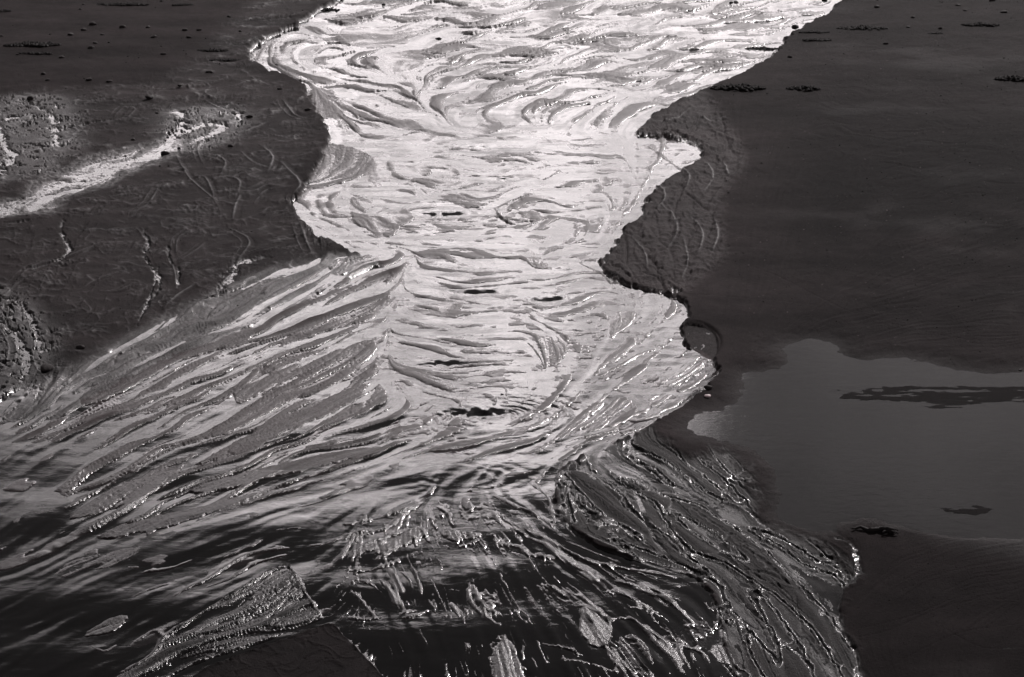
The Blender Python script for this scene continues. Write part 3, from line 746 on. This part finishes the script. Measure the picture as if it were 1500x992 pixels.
def grid_mesh(name, X_, Y_, Z_, attrs=None, keep=None, smooth=True):
    nv, nu = X_.shape
    co = np.stack([X_, Y_, Z_], -1).reshape(-1, 3).astype(np.float32)
    i, j = np.meshgrid(np.arange(nv - 1), np.arange(nu - 1), indexing='ij')
    a = (i * nu + j).ravel()
    quads = np.stack([a, a + nu, a + nu + 1, a + 1], 1)
    if keep is not None:
        quads = quads[keep.ravel()]
        used = np.zeros(nv * nu, bool); used[quads.ravel()] = True
        remap = np.cumsum(used) - 1
        quads = remap[quads]; co = co[used]
        if attrs: attrs = {k_: v.reshape(-1)[used] for k_, v in attrs.items()}
    me = bpy.data.meshes.new(name)
    me.vertices.add(len(co)); me.vertices.foreach_set('co', co.ravel())
    me.loops.add(quads.size); me.loops.foreach_set('vertex_index', quads.ravel().astype(np.int32))
    me.polygons.add(len(quads))
    me.polygons.foreach_set('loop_start', np.arange(0, quads.size, 4, dtype=np.int32))
    me.update(calc_edges=True)
    me.polygons.foreach_set('use_smooth', np.ones(len(quads), bool))
    if attrs:
        for k_, v in attrs.items():
            at_ = me.attributes.new(k_, 'FLOAT', 'POINT')
            at_.data.foreach_set('value', np.ascontiguousarray(v, dtype=np.float32).ravel())
    return me


def link(name, me, mat, kind=None, parent=None, label=None, cat=None, group=None):
    o = bpy.data.objects.new(name, me)
    COL.objects.link(o)
    if mat and not me.materials: me.materials.append(mat)
    if kind: o['kind'] = kind
    if parent: o.parent = parent
    if label: o['label'] = label
    if cat: o['category'] = cat
    if group: o['group'] = group
    return o


# ------------------------------------------------------------------ materials
TINT = (1.0, 0.82, 0.835)


def sand_material():
    m = bpy.data.materials.new("wet_sand")
    m.use_nodes = True
    t = NT(m.node_tree)
    bs = m.node_tree.nodes['Principled BSDF']
    geo_ = t.n('ShaderNodeNewGeometry').outputs['Position']
    wet = t.n('ShaderNodeAttribute', attribute_name='wet').outputs['Fac']
    alb = t.n('ShaderNodeAttribute', attribute_name='tone').outputs['Fac']
    g1 = t.noise(geo_, 380.0, 2.0, 0.6)
    g2 = t.noise(geo_, 90.0, 4.0, 0.65)
    g3 = t.noise(geo_, 9.0, 4.0, 0.6)
    v = t.m('MULTIPLY', alb, t.m('ADD', 0.45, t.m('MULTIPLY', g1, 0.55)))
    v = t.m('MULTIPLY', v, t.m('ADD', 0.6, t.m('MULTIPLY', g3, 0.8)))
    fl = t.noise(geo_, 70.0, 3.0, 0.7)
    v = t.m('MULTIPLY', v, t.ss(fl, 0.30, 0.40, 0.45, 1.0))        # flecks of black mineral sand
    m.node_tree.links.new(t.tint(v, TINT), bs.inputs['Base Color'])
    rough = t.mix(t.m("POWER", wet, 1.3), 0.85, 0.09)
    rough = t.m('ADD', rough, t.m('MULTIPLY', t.m('SUBTRACT', g2, 0.5), 0.12))
    m.node_tree.links.new(rough, bs.inputs['Roughness'])
    m.node_tree.links.new(t.mix(t.m('POWER', wet, 2.2), 0.035, 0.5), bs.inputs['Specular IOR Level'])
    bs.inputs['IOR'].default_value = 1.40
    b = t.n('ShaderNodeBump')
    b.inputs['Distance'].default_value = 0.008
    m.node_tree.links.new(t.mix(t.m('POWER', wet, 4.0), 0.62, 0.06), b.inputs['Strength'])
    hh = t.m('ADD', t.m('MULTIPLY', g1, 0.7), t.m('MULTIPLY', g2, 0.9))
    m.node_tree.links.new(hh, b.inputs['Height'])
    m.node_tree.links.new(b.outputs[0], bs.inputs['Normal'])
    return m


def water_material():
    m = bpy.data.materials.new("clear_shallow_water")
    m.use_nodes = True
    m.node_tree.nodes.clear()
    t = NT(m.node_tree)
    pos = t.n('ShaderNodeNewGeometry').outputs['Position']
    mpn = t.n('ShaderNodeMapping'); mpn.inputs['Scale'].default_value = (14, 28, 1)
    m.node_tree.links.new(pos, mpn.inputs[0])
    n = t.noise(mpn.outputs[0], 1.0, 5.0, 0.6, 0.6)
    b = t.n('ShaderNodeBump')
    b.inputs['Distance'].default_value = 0.0010
    b.inputs['Strength'].default_value = 0.5
    m.node_tree.links.new(n, b.inputs['Height'])
    gl = t.n('ShaderNodeBsdfGlossy'); gl.inputs['Roughness'].default_value = 0.025
    gl.inputs['Color'].default_value = (1, 1, 1, 1)
    tr = t.n('ShaderNodeBsdfTransparent'); tr.inputs['Color'].default_value = (0.62, 0.6, 0.6, 1)
    fr = t.n('ShaderNodeFresnel'); fr.inputs['IOR'].default_value = 1.34
    m.node_tree.links.new(b.outputs[0], gl.inputs['Normal'])
    m.node_tree.links.new(b.outputs[0], fr.inputs['Normal'])
    mx = t.n('ShaderNodeMixShader')
    m.node_tree.links.new(fr.outputs[0], mx.inputs[0])
    m.node_tree.links.new(tr.outputs[0], mx.inputs[1])
    m.node_tree.links.new(gl.outputs[0], mx.inputs[2])
    out = t.n('ShaderNodeOutputMaterial')
    m.node_tree.links.new(mx.outputs[0], out.inputs[0])
    return m


def dark_material(name, base, rough, scale):
    m = bpy.data.materials.new(name)
    m.use_nodes = True
    t = NT(m.node_tree)
    bs = m.node_tree.nodes['Principled BSDF']
    tc_ = t.n('ShaderNodeTexCoord').outputs['Object']
    g = t.noise(tc_, scale, 5.0, 0.6)
    m.node_tree.links.new(t.tint(t.m('MULTIPLY', t.m('ADD', 0.4, g), base), TINT), bs.inputs['Base Color'])
    bs.inputs['Roughness'].default_value = rough
    bs.inputs['Specular IOR Level'].default_value = 0.2
    b = t.n('ShaderNodeBump'); b.inputs['Distance'].default_value = 0.004; b.inputs['Strength'].default_value = 0.7
    m.node_tree.links.new(g, b.inputs['Height'])
    m.node_tree.links.new(b.outputs[0], bs.inputs['Normal'])
    return m


M_SAND, M_WATER = sand_material(), water_material()
M_STONE = dark_material("dark_stone", 0.02, 0.8, 60.0)
M_WEED = dark_material("dark_wrack", 0.012, 0.85, 90.0)

# sand tone: darker on the right, paler on the bars
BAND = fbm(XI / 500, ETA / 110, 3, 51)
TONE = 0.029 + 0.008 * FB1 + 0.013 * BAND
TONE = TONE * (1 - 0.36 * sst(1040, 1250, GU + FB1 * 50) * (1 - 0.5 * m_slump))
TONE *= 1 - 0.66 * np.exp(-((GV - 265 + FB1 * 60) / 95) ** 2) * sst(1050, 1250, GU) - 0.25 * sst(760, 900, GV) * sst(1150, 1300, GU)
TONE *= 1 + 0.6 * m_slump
TONE *= 1 - 0.5 * sst(170, 60, GU + FB1 * 60) * sst(430, 520, GV) * (1 - in_stream)  # vignette falloff at the lower left, painted into the sand tone
TONE *= 1 - 0.72 * np.clip(m_black, 0, 1)  # darker along the streaks across the right pool
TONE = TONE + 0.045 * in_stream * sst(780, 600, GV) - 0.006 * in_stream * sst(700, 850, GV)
TONE = TONE * (1 - 0.5 * m_braid - 0.35 * m_plate - 0.4 * m_wedge)
TONE = np.clip(TONE * (1 + 0.3 * m_rills * T2) * (1 - 0.42 * WET * (1 - 0.6 * m_leftwet)), 0.008, 0.3)

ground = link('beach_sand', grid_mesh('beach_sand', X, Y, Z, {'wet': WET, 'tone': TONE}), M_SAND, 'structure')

# ------------------------------------------------------------------ water sheet
sub = 2
iw = np.unique(np.concatenate([np.arange(0, NV, sub), [NV - 1]])); jw = np.unique(np.concatenate([np.arange(0, NU, sub), [NU - 1]]))
pick = np.ix_(iw, jw)
XIw, ETw, Sw = XI[pick], ETA[pick], S[pick]
Hw = H[pick]


def coarse(A): return A[pick]


# running ripples: crests across the view, stretched; standing ripples over the bed's streaks; rings round the hollows
r1 = perlin(XIw / 42, ETw / 9, 200); r2 = perlin(XIw / 90 + r1 * 0.4, ETw / 24, 201); r3 = perlin(XIw / 18, ETw / 5, 202)
calm = sst(0, 1, coarse(m_pool) + coarse(m_leftwet) * 0.5)
ampw = 1 - 0.93 * calm
wpatch = sst(-0.35, 0.35, fbm(XIw / 120, ETw / 70, 2, 210))
low_w = sst(560, 720, GV[pick])
W = (r1 * 0.20 * wpatch * (1 - 0.7 * low_w) + r2 * 0.34 * (1 - 0.72 * low_w) + r3 * 0.05 * wpatch + perlin(XIw / 30, ETw / 3.6, 204) * 0.02 * (1 - 0.5 * low_w)) * ampw
W += perlin(XIw / 200, ETw / 110, 203) * 1.5 * low_w * ampw + coarse(Lb) * 0.10 * wpatch * low_w * ampw
W += (coarse(Lb) * 0.16 + coarse(Lc) * 0.30) * (coarse(m_delta) * 0.9 + coarse(m_upper) * 0.8 + 0.35) * ampw


def rings(x, y, lam, amp, reach, ax=1.0):
    global W
    e0 = np.interp(y, V, eta_row)
    r = np.hypot((XIw - (x - 750)) / ax, ETw - e0) + coarse(FB2) * 3
    W = W + amp * np.sin(r * 2 * np.pi / lam) * np.exp(-(r / reach) ** 2) * sst(0, lam, r) * sst(-0.35, 0.5, (XIw - (x - 750)) / reach * 0.6 + coarse(FB1) * 1.2)


rings(650, 313, 16, 0.5, 80, 1.6)
rings(715, 610, 15, 0.7, 85, 1.5)
rings(660, 700, 13, 0.22, 60, 2.0)
rings(720, 180, 12, 0.16, 60, 1.6)


def dimple(x, y, rx, ry, amp):
    """a slick hump or dip of the surface over a hollow"""
    global W
    e0 = np.interp(y, V, eta_row)
    amp = amp * (1.9 if y < 330 else 1.35)
    fray = perlin(XIw / (rx * 0.45), ETw / (ry * 0.35), int(x)) + 0.6 * perlin(XIw / 9, ETw / 4, int(x) + 1)
    ex, ey = (XIw - (x - 750)) / (rx * 1.25) + 0.25 * fray, (ETw - e0) / (ry * 1.15) + 0.45 * fray + 0.3 * (XIw - (x - 750)) / rx
    W = W + amp * (0.8 + 0.8 * fray) * np.exp(-ex ** 2 - ey ** 2)


for x, y, rx, ry, a_ in [(650, 316, 30, 10, -2.2), (704, 608, 34, 12, -2.8), (703, 430, 30, 9, -1.8), (808, 441, 28, 8, -1.6), (700, 217, 22, 7, -1.5), (800, 181, 18, 6, -1.4), (735, 264, 16, 6, -1.3), (655, 535, 34, 8, -1.6)]:
    dimple(x, y, rx, ry, a_)
Zw = W * Sw
wet_here = (Hw - W) < 1.2
wk = wet_here[:-1, :-1] | wet_here[1:, :-1] | wet_here[:-1, 1:] | wet_here[1:, 1:]
GUw, GVw = GU[pick], GV[pick]
cu, cv = GUw[:-1, :-1], GVw[:-1, :-1]
is_pool = (coarse(sdf(POOL_R, 60)) < 45)[:-1, :-1] & (coarse(d_stream)[:-1, :-1] > 6) & (cu > 960)
is_left = (cu < 480) & (coarse(d_stream)[:-1, :-1] > 4) & (cv < 620)
is_rill = (coarse(m_braid)[:-1, :-1] > 0.3)
link('stream_water', grid_mesh('stream_water', X[pick], Y[pick], Zw, keep=wk & ~is_pool & ~is_left & ~is_rill), M_WATER, 'structure')
link('tidal_pool_water', grid_mesh('tidal_pool_water', X[pick], Y[pick], Zw, keep=wk & is_pool & ~is_rill), M_WATER, 'structure')
link('seepage_water', grid_mesh('seepage_water', X[pick], Y[pick], Zw, keep=wk & is_left & ~is_rill), M_WATER, 'structure')
link('rill_water', grid_mesh('rill_water', X[pick], Y[pick], Zw, keep=wk & is_rill), M_WATER, 'structure')

print('verts', NU * NV, 'wet', wk.sum())

# ------------------------------------------------------------------ things lying on the sand


def ground_z(x, y):
    i = int(np.clip(np.searchsorted(V, y), 0, NV - 1)); j = int(np.clip(np.searchsorted(U, x), 0, NU - 1))
    return float(Z[i, j])


def stone_mesh(r_, seed, flat=0.55):
    rr = random.Random(seed)
    bm = bmesh.new()
    bmesh.ops.create_icosphere(bm, subdivisions=3, radius=1.0)
    dirs = [Vector((rr.gauss(0, 1), rr.gauss(0, 1), rr.gauss(0, 1))).normalized() for _ in range(9)]
    cut = [rr.uniform(0.62, 0.95) for _ in dirs]
    sx_, sy_ = rr.uniform(0.9, 1.25), rr.uniform(0.7, 1.05)
    for v in bm.verts:
        p = v.co.copy()
        for d_, c_ in zip(dirs, cut):
            ex = p.dot(d_) - c_
            if ex > 0: p -= d_ * ex * 0.85
        p += p.normalized() * 0.05 * math.sin(7 * p.x + seed) * math.sin(6 * p.y + 2 * seed)
        v.co = Vector((p.x * sx_, p.y * sy_, p.z * flat)) * r_
    for f in bm.faces: f.smooth = True
    me = bpy.data.meshes.new('stone'); bm.to_mesh(me); bm.free()
    return me


def stone(x, y, wpx, label, group=None, name='stone', seed=None, flat=0.55, cat='stone'):
    r_ = wpx * mpp(y) / 2
    o = link(name, stone_mesh(r_, seed or int(x * 7 + y), flat), M_STONE, None, None, label, cat, group)
    wx, wy = at(x, y)
    o.location = (wx, wy, ground_z(x, y) + r_ * flat * 0.35)
    o.rotation_euler = (0, 0, (x * 13 + y) % 6.28)
    return o


FAR_L = 'small stones scattered over the far left sand'
FAR_R = 'small stones scattered over the far right sand'
tinyL = 'tiny dark pebble scattered on the open far left sand'
tinyR = 'tiny dark pebble scattered on the open far right sand'
STONES = [
    (137, 42, 12, 'dark oblong stone, leftmost of the upper row of four on the far left sand', FAR_L),
    (123, 50, 9, 'small dark stone just below and left of the oblong stone of the upper left row', FAR_L),
    (104, 57, 10, 'flat dark stone at the lower left end of the slanting trio, far left', FAR_L),
    (180, 47, 10, 'rounded dark stone, second along the upper left row', FAR_L),
    (217, 47, 8, 'small dark stone, third along the upper left row', FAR_L),
    (226, 60, 10, 'dark angular stone just below the third stone of the upper left row', FAR_L),
    (271, 51, 10, 'dark stone beside a pale wet fleck at the right end of the upper left row', FAR_L),
    (292, 51, 8, 'small dark stone immediately right of the stone with the pale wet fleck', FAR_L),
    (277, 61, 9, 'thin flat stone below the pale wet fleck on the far left sand', FAR_L),
    (134, 77, 11, 'largest rounded dark stone between the two upper left wrack strips', FAR_L),
    (140, 70, 7, 'small stone touching the far side of the largest rounded stone of the left sand', FAR_L),
    (90, 90, 9, 'flat dark stone just below the right tip of the long left wrack strip', FAR_L),
    (64, 115, 9, 'upper stone of the close pair near the left edge above the bright runnel', FAR_L),
    (70, 124, 7, 'lower stone of the close pair near the left edge above the bright runnel', FAR_L),
    (131, 123, 10, 'flat dark stone alone between the close pair and the rilled sand', FAR_L),
    (160, 125, 8, 'thin flat stone right of the lone flat stone on the left sand', FAR_L),
    (307, 110, 10, 'dark stone at the top of the rilled sand left of the stream bend', FAR_L),
    (336, 30, 8, 'dark stone alone on the bare sand above the stream bend', FAR_L),
    (45, 148, 14, 'black blocky stone at the head of the bright runnel on the left', None),
    (219, 149, 12, 'black notched stone on rilled sand above the two bright wet patches', None),
    (365, 175, 11, 'dark flat stone right of the small bright wet patch on the left bank', None),
    (410, 134, 8, 'small dark stone near the left bank where the stream turns in', None),
    (451, 166, 9, 'dark stone on the very lip of the left bank above the neck', None),
    (338, 218, 9, 'dark stone on the rilled sand right of the bright slanting sheet', None),
    (242, 226, 14, 'dark blurred stone at the upper tip of the bright slanting sheet', None),
    (262, 218, 6, 'small pebble just right of the upper tip of the bright slanting sheet', None),
    (195, 208, 8, 'small dark stone above the middle of the bright slanting sheet', None),
    (112, 212, 6, 'small pebble right of the bright runnel on the left sand', None),
    (240, 86, 8, 'thin dark stone alone in the middle of the plain left sand', FAR_L),
    (405, 97, 6, 'small pebble in the bright water just inside the left stream bend', None),
    (237, 8, 5, 'tiny pebble right of the longest top left wrack strip', FAR_L), (123, 13, 5, 'tiny pebble just off the left tip of the top left wrack strip', FAR_L), (118, 20, 5, 'tiny pebble below the left tip of the top left wrack strip', FAR_L), (2, 59, 6, 'tiny pebble touching the left edge above the longest left wrack strip', FAR_L), (75, 84, 6, 'tiny pebble at the right end of the faint broken wrack strip', FAR_L), (264, 133, 7, 'tiny pebble where the plain left sand turns rilled', FAR_L), (352, 50, 6, 'tiny pebble between the lone upper stone and the stream bend', FAR_L), (160, 69, 5, 'tiny pebble right of the small stone touching the largest rounded stone', FAR_L), (26, 86, 5, 'tiny pebble under the middle of the longest left wrack strip', FAR_L), (150, 57, 6, 'tiny pebble below the gap between first two stones of the upper left row', FAR_L),
    (230, 168, 6, 'tiny pebble below the notched black stone on the left', None),
    (68, 543, 24, 'large black stone at the dark lower edge of the left sand', None),
    (118, 513, 13, 'black flat stone on the sand up and right of the large black stone', None),
    (562, 8, 6, 'small dark pebble in the upper stream near the top edge', None),
    (642, 57, 9, 'dark stone standing in the bright upper stream', None),
    (1078, 4, 11, 'larger dark stone of the pair in the bright water at the top', None),
    (1071, 7, 7, 'smaller dark stone of the pair in the bright water at the top', None),
    (1165, 40, 11, 'black two-humped stone in the bright water by the upper right shore', None),
    (1208, 0, 9, 'dark stone on the upper right shore cut by the top edge', None),
    (1240, 6, 6, 'small dark stone on bare sand just right of the upper shore', FAR_R),
    (1284, 17, 9, 'dark oval stone above the long wrack strip on the far right sand', FAR_R),
    (1337, 32, 8, 'dark stone right of and below the oval stone on the far right sand', FAR_R),
    (1403, 14, 7, 'small dark stone, upper one above the right-hand faint wrack strip', FAR_R),
    (1453, 8, 9, 'dark flat stone near the upper right corner', FAR_R),
    (1470, 25, 9, 'dark flat stone right of the faint wrack strip near the upper right corner', FAR_R),
    (1297, 70, 9, 'dark stone alone below the long wrack strip on the far right sand', FAR_R),
    (1377, 48, 8, 'dark stone just below the left end of the faint wrack strip', FAR_R),
    (1157, 90, 7, 'dark pebble beside the pointed right tip of the bright stream', None),
    (1330, 46, 6, 'tiny pebble between the long wrack strip and the stone below the faint strip', FAR_R), (1413, 22, 5, 'tiny pebble above the middle of the faint wide wrack strip', FAR_R), (1253, 1, 5, 'tiny pebble at the top edge nearest the upper right shore', FAR_R), (1320, 2, 5, 'tiny pebble at the top edge above the far right oval stone', FAR_R), (1395, 0, 5, 'tiny pebble at the top edge, farthest right of the three there', FAR_R), (1262, 43, 5, 'tiny pebble on the back of the long wrack strip, far right sand', FAR_R),
    (1037, 574, 12, 'black stone lodged on the sand at the tip of the right scallop', None),
    (1495, 543, 6, 'tiny dark stone at the far shore of the pool by the right edge', None),
    (735, 578, 5, 'tiny dark pebble in the rings of the large whirl', None),
]
for x, y, wp, lab, grp in STONES: stone(x, y, wp, lab, grp)


def wrack(x, y, wpx, hpx, label, group, seed, lumps=26, name='wrack_strip'):
    """a mat of tangled black weed: overlapping low blades and knots, raised on the sand"""
    rr = random.Random(seed)
    s_ = mpp(y); a_ = wpx * s_ / 2
    dep = math.asin(min(0.9, CAM_H / (math.hypot(at(x, y)[1], CAM_H))))
    b_ = max(hpx * s_ / math.sin(dep) / 2 * 0.8, 0.02)
    bm = bmesh.new()
    for k_ in range(lumps * 5):
        u_ = rr.uniform(-1, 1); v_ = rr.gauss(0, 0.42) * math.sqrt(max(0.04, 1 - u_ * u_))
        cx_, cy_ = u_ * a_, v_ * b_ + a_ * 0.03 * math.sin(u_ * 5 + seed)
        L_ = rr.uniform(0.10, 0.28) * a_; th = rr.gauss(0, 0.5); hw = rr.uniform(0.004, 0.012) * (1 + wpx / 60)
        n_ = 6; pv = None; up = rr.uniform(0.002, 0.020) * (1 - abs(u_) * 0.6) * (hpx / 5)
        cur = rr.uniform(-2.5, 2.5)
        for q_ in range(n_ + 1):
            t_ = q_ / n_
            an = th + cur * (t_ - 0.5)
            px_, py_ = cx_ + (t_ - .5) * L_ * math.cos(an), cy_ + (t_ - .5) * L_ * math.sin(an)
            zz = up * math.sin(math.pi * t_) + 0.002
            w2 = hw * math.sin(math.pi * (0.12 + 0.76 * t_))
            nx, ny = -math.sin(an), math.cos(an)
            ring = [bm.verts.new((px_ + nx * w2, py_ + ny * w2, zz)), bm.verts.new((px_, py_, zz + hw * 0.45)), bm.verts.new((px_ - nx * w2, py_ - ny * w2, zz)), bm.verts.new((px_, py_, zz - hw * 0.3))]
            if pv:
                for c_ in range(4): bm.faces.new((pv[c_], pv[(c_ + 1) % 4], ring[(c_ + 1) % 4], ring[c_]))
            else: bm.faces.new(ring)
            pv = ring
        bm.faces.new(pv[::-1])
    bmesh.ops.recalc_face_normals(bm, faces=bm.faces)
    me = bpy.data.meshes.new(name); bm.to_mesh(me); bm.free()
    o = link(name, me, M_WEED, None, None, label, 'seaweed', group)
    wx, wy = at(x, y)
    o.location = (wx, wy, ground_z(x, y) + 0.002)
    o.rotation_euler = (0, 0, rr.uniform(-0.03, 0.03))
    return o


WG = 'strips of dark wrack left on the sand'
for k_, (x, y, wp, hp, lab) in enumerate([
    (180, 13, 70, 4, 'long thin dark wrack strip near the top edge at far left'),
    (268, 14, 30, 3, 'short thin dark wrack strip right of the longest top left one'),
    (48, 73, 76, 6, 'longest and blackest wrack strip of the left sand, near the left edge'),
    (52, 84, 46, 3, 'faint broken wrack strip just below the longest left one'),
    (8, 23, 18, 4, 'wrack strip cut off by the left edge near the top'),
    (312, 78, 44, 4, 'dark wrack strip, upper of the two by the left tip of the stream bend'),
    (333, 91, 50, 3, 'thin wrack strip, lower of the two by the left tip of the stream bend'),
    (482, 14, 30, 5, 'black wrack strip against the bright water at the top left shore'),
    (1118, 72, 52, 5, 'wrack strip on the sand just above the pointed right tip of the stream'),
    (1080, 136, 74, 8, 'large black wrack strip beside the right shore below the stream tip'),
    (1177, 137, 48, 6, 'shorter greyish wrack strip right of the large black one by the shore'),
    (1263, 48, 70, 6, 'long black wrack strip under the oval stone on the far right sand'),
    (1436, 43, 52, 5, 'faint wide wrack strip near the upper right corner'),
    (1192, 54, 42, 3, 'thin broken wrack strip close to the upper right shore'),
    (1196, 66, 40, 3, 'faintest thin wrack strip, just below the broken one by the right shore'),
    (1485, 123, 54, 7, 'black wrack strip cut off by the right edge'),
    (1370, 55, 22, 2, 'short thin wrack strip between the two largest far right strips')]):
    wrack(x, y, wp, hp, lab, WG, 900 + k_, lumps=max(10, int(wp * 0.5)))

# grit and shell fragments strewn over the firm sand, far too many to count
def grit(name, n, x0, x1, y0, y1, smin, smax, mat, seed, dry=True):
    rr = np.random.default_rng(seed)
    px_, py_ = rr.uniform(x0, x1, n), rr.uniform(y0, y1, n)
    vs, fs = [], []
    for x, y in zip(px_, py_):
        i = int(np.clip(np.searchsorted(V, y), 0, NV - 1)); j = int(np.clip(np.searchsorted(U, x), 0, NU - 1))
        if dry and (d_stream[i, j] < 8 or m_braid[i, j] > 0.1 or H[i, j] < 0.4): continue
        wx, wy = at(x, y); r_ = (smin + (smax - smin) * rr.random() ** 3) * mpp(y)
        b_ = len(vs); a0 = rr.random() * 6.28; st_ = rr.uniform(0.6, 1.4)
        for q_ in range(5):
            an = a0 + q_ * 1.2566; rd = r_ * rr.uniform(0.7, 1.25)
            vs.append((wx + rd * math.cos(an) * st_, wy + rd * math.sin(an), Z[i, j] - 0.001))
        for q_ in range(5):
            an = a0 + 0.4 + q_ * 1.2566; rd = r_ * rr.uniform(0.35, 0.6)
            vs.append((wx + rd * math.cos(an) * st_, wy + rd * math.sin(an), Z[i, j] + r_ * rr.uniform(0.45, 0.9)))
        for q_ in range(5):
            a1, a2 = b_ + q_, b_ + (q_ + 1) % 5
            fs.append((a1, a2, a2 + 5, a1 + 5))
        fs.append(tuple(b_ + 5 + q_ for q_ in range(5)))
    me = bpy.data.meshes.new(name); me.from_pydata(vs, [], fs); me.update()
    link(name, me, mat, 'stuff', None, None)


M_FRAG = dark_material("pale_fragments", 0.16, 0.7, 60.0)
grit('dark_grit', 900, 1060, 1500, 0, 620, 0.5, 1.7, M_STONE, 1)
grit('dark_grit', 500, 0, 480, 0, 560, 0.5, 1.7, M_STONE, 2)
grit('shell_fragments', 420, 1040, 1500, 60, 520, 0.4, 1.1, M_FRAG, 3)
grit('dark_grit', 160, 1240, 1500, 780, 992, 0.5, 1.6, M_STONE, 4)

# a root of weed with a long tail lying at the mouth of the small channel on the right


def weed_root():
    rr = random.Random(5)
    s_ = mpp(780)
    root = bpy.data.objects.new('weed_holdfast', None); COL.objects.link(root)
    root['label'] = 'black knotted weed root with a long tapering tail beside the pool channel'; root['category'] = 'seaweed'
    wx, wy = at(1298, 781)
    root.location = (wx, wy, ground_z(1298, 781) + 0.002)

    def tube(pts, rad):
        bm = bmesh.new(); pv = None
        for k_, p in enumerate(pts):
            q_ = pts[min(k_ + 1, len(pts) - 1)]; p0 = pts[max(k_ - 1, 0)]
            d_ = (Vector(q_) - Vector(p0)).normalized()
            s1 = d_.cross(Vector((0, 0, 1))).normalized(); s2 = s1.cross(d_)
            ring = [bm.verts.new(Vector(p) + (s1 * math.cos(a_) + s2 * math.sin(a_)) * rad[k_] * rr.uniform(.8, 1.2)) for a_ in [i * math.tau / 8 for i in range(8)]]
            if pv:
                for c_ in range(8): bm.faces.new((pv[c_], pv[(c_ + 1) % 8], ring[(c_ + 1) % 8], ring[c_])).smooth = True
            else: bm.faces.new(ring)
            pv = ring
        bm.faces.new(pv[::-1]); bmesh.ops.recalc_face_normals(bm, faces=bm.faces)
        me = bpy.data.meshes.new('weed'); bm.to_mesh(me); bm.free(); return me
    kn = link('root_knot', stone_mesh(9 * s_, 77, 0.6), M_WEED, None, root); kn.location = (3 * s_, 0, 3 * s_)
    n_ = 16
    pts = [(-k_ * 3.3 * s_, 3 * s_ * math.sin(k_ * 0.7) + k_ * 0.5 * s_, (2.2 + 0.8 * math.sin(k_ * 1.3)) * s_) for k_ in range(n_)]
    link('tail', tube(pts, [(4.2 * (1 - k_ / n_) ** 0.8 + 0.5) * s_ for k_ in range(n_)]), M_WEED, None, root)
    for j in range(9):
        a0 = rr.uniform(-2.2, 1.2); L_ = rr.uniform(9, 20) * s_
        pts = [(t_ * L_ * math.cos(a0 + t_ * rr.uniform(-.6, .6)), t_ * L_ * math.sin(a0) * 1.1, (3 * math.sin(t_ * 3.1) + 1) * s_) for t_ in [i / 7 for i in range(8)]]
        link('rootlet', tube(pts, [(1.5 * (1 - i / 8) + 0.3) * s_ for i in range(8)]), M_WEED, None, root)


weed_root()
o = link('shell', stone_mesh(5.0 * mpp(582), 31, 0.4), None, None, None, 'small pale shell on the sand just below the black stone of the right scallop', 'shell')
M_SHELL = dark_material("pale_shell", 0.6, 0.4, 80.0)
o.data.materials.append(M_SHELL)
wx, wy = at(1037, 585); o.location = (wx, wy, ground_z(1037, 585) + 0.004)
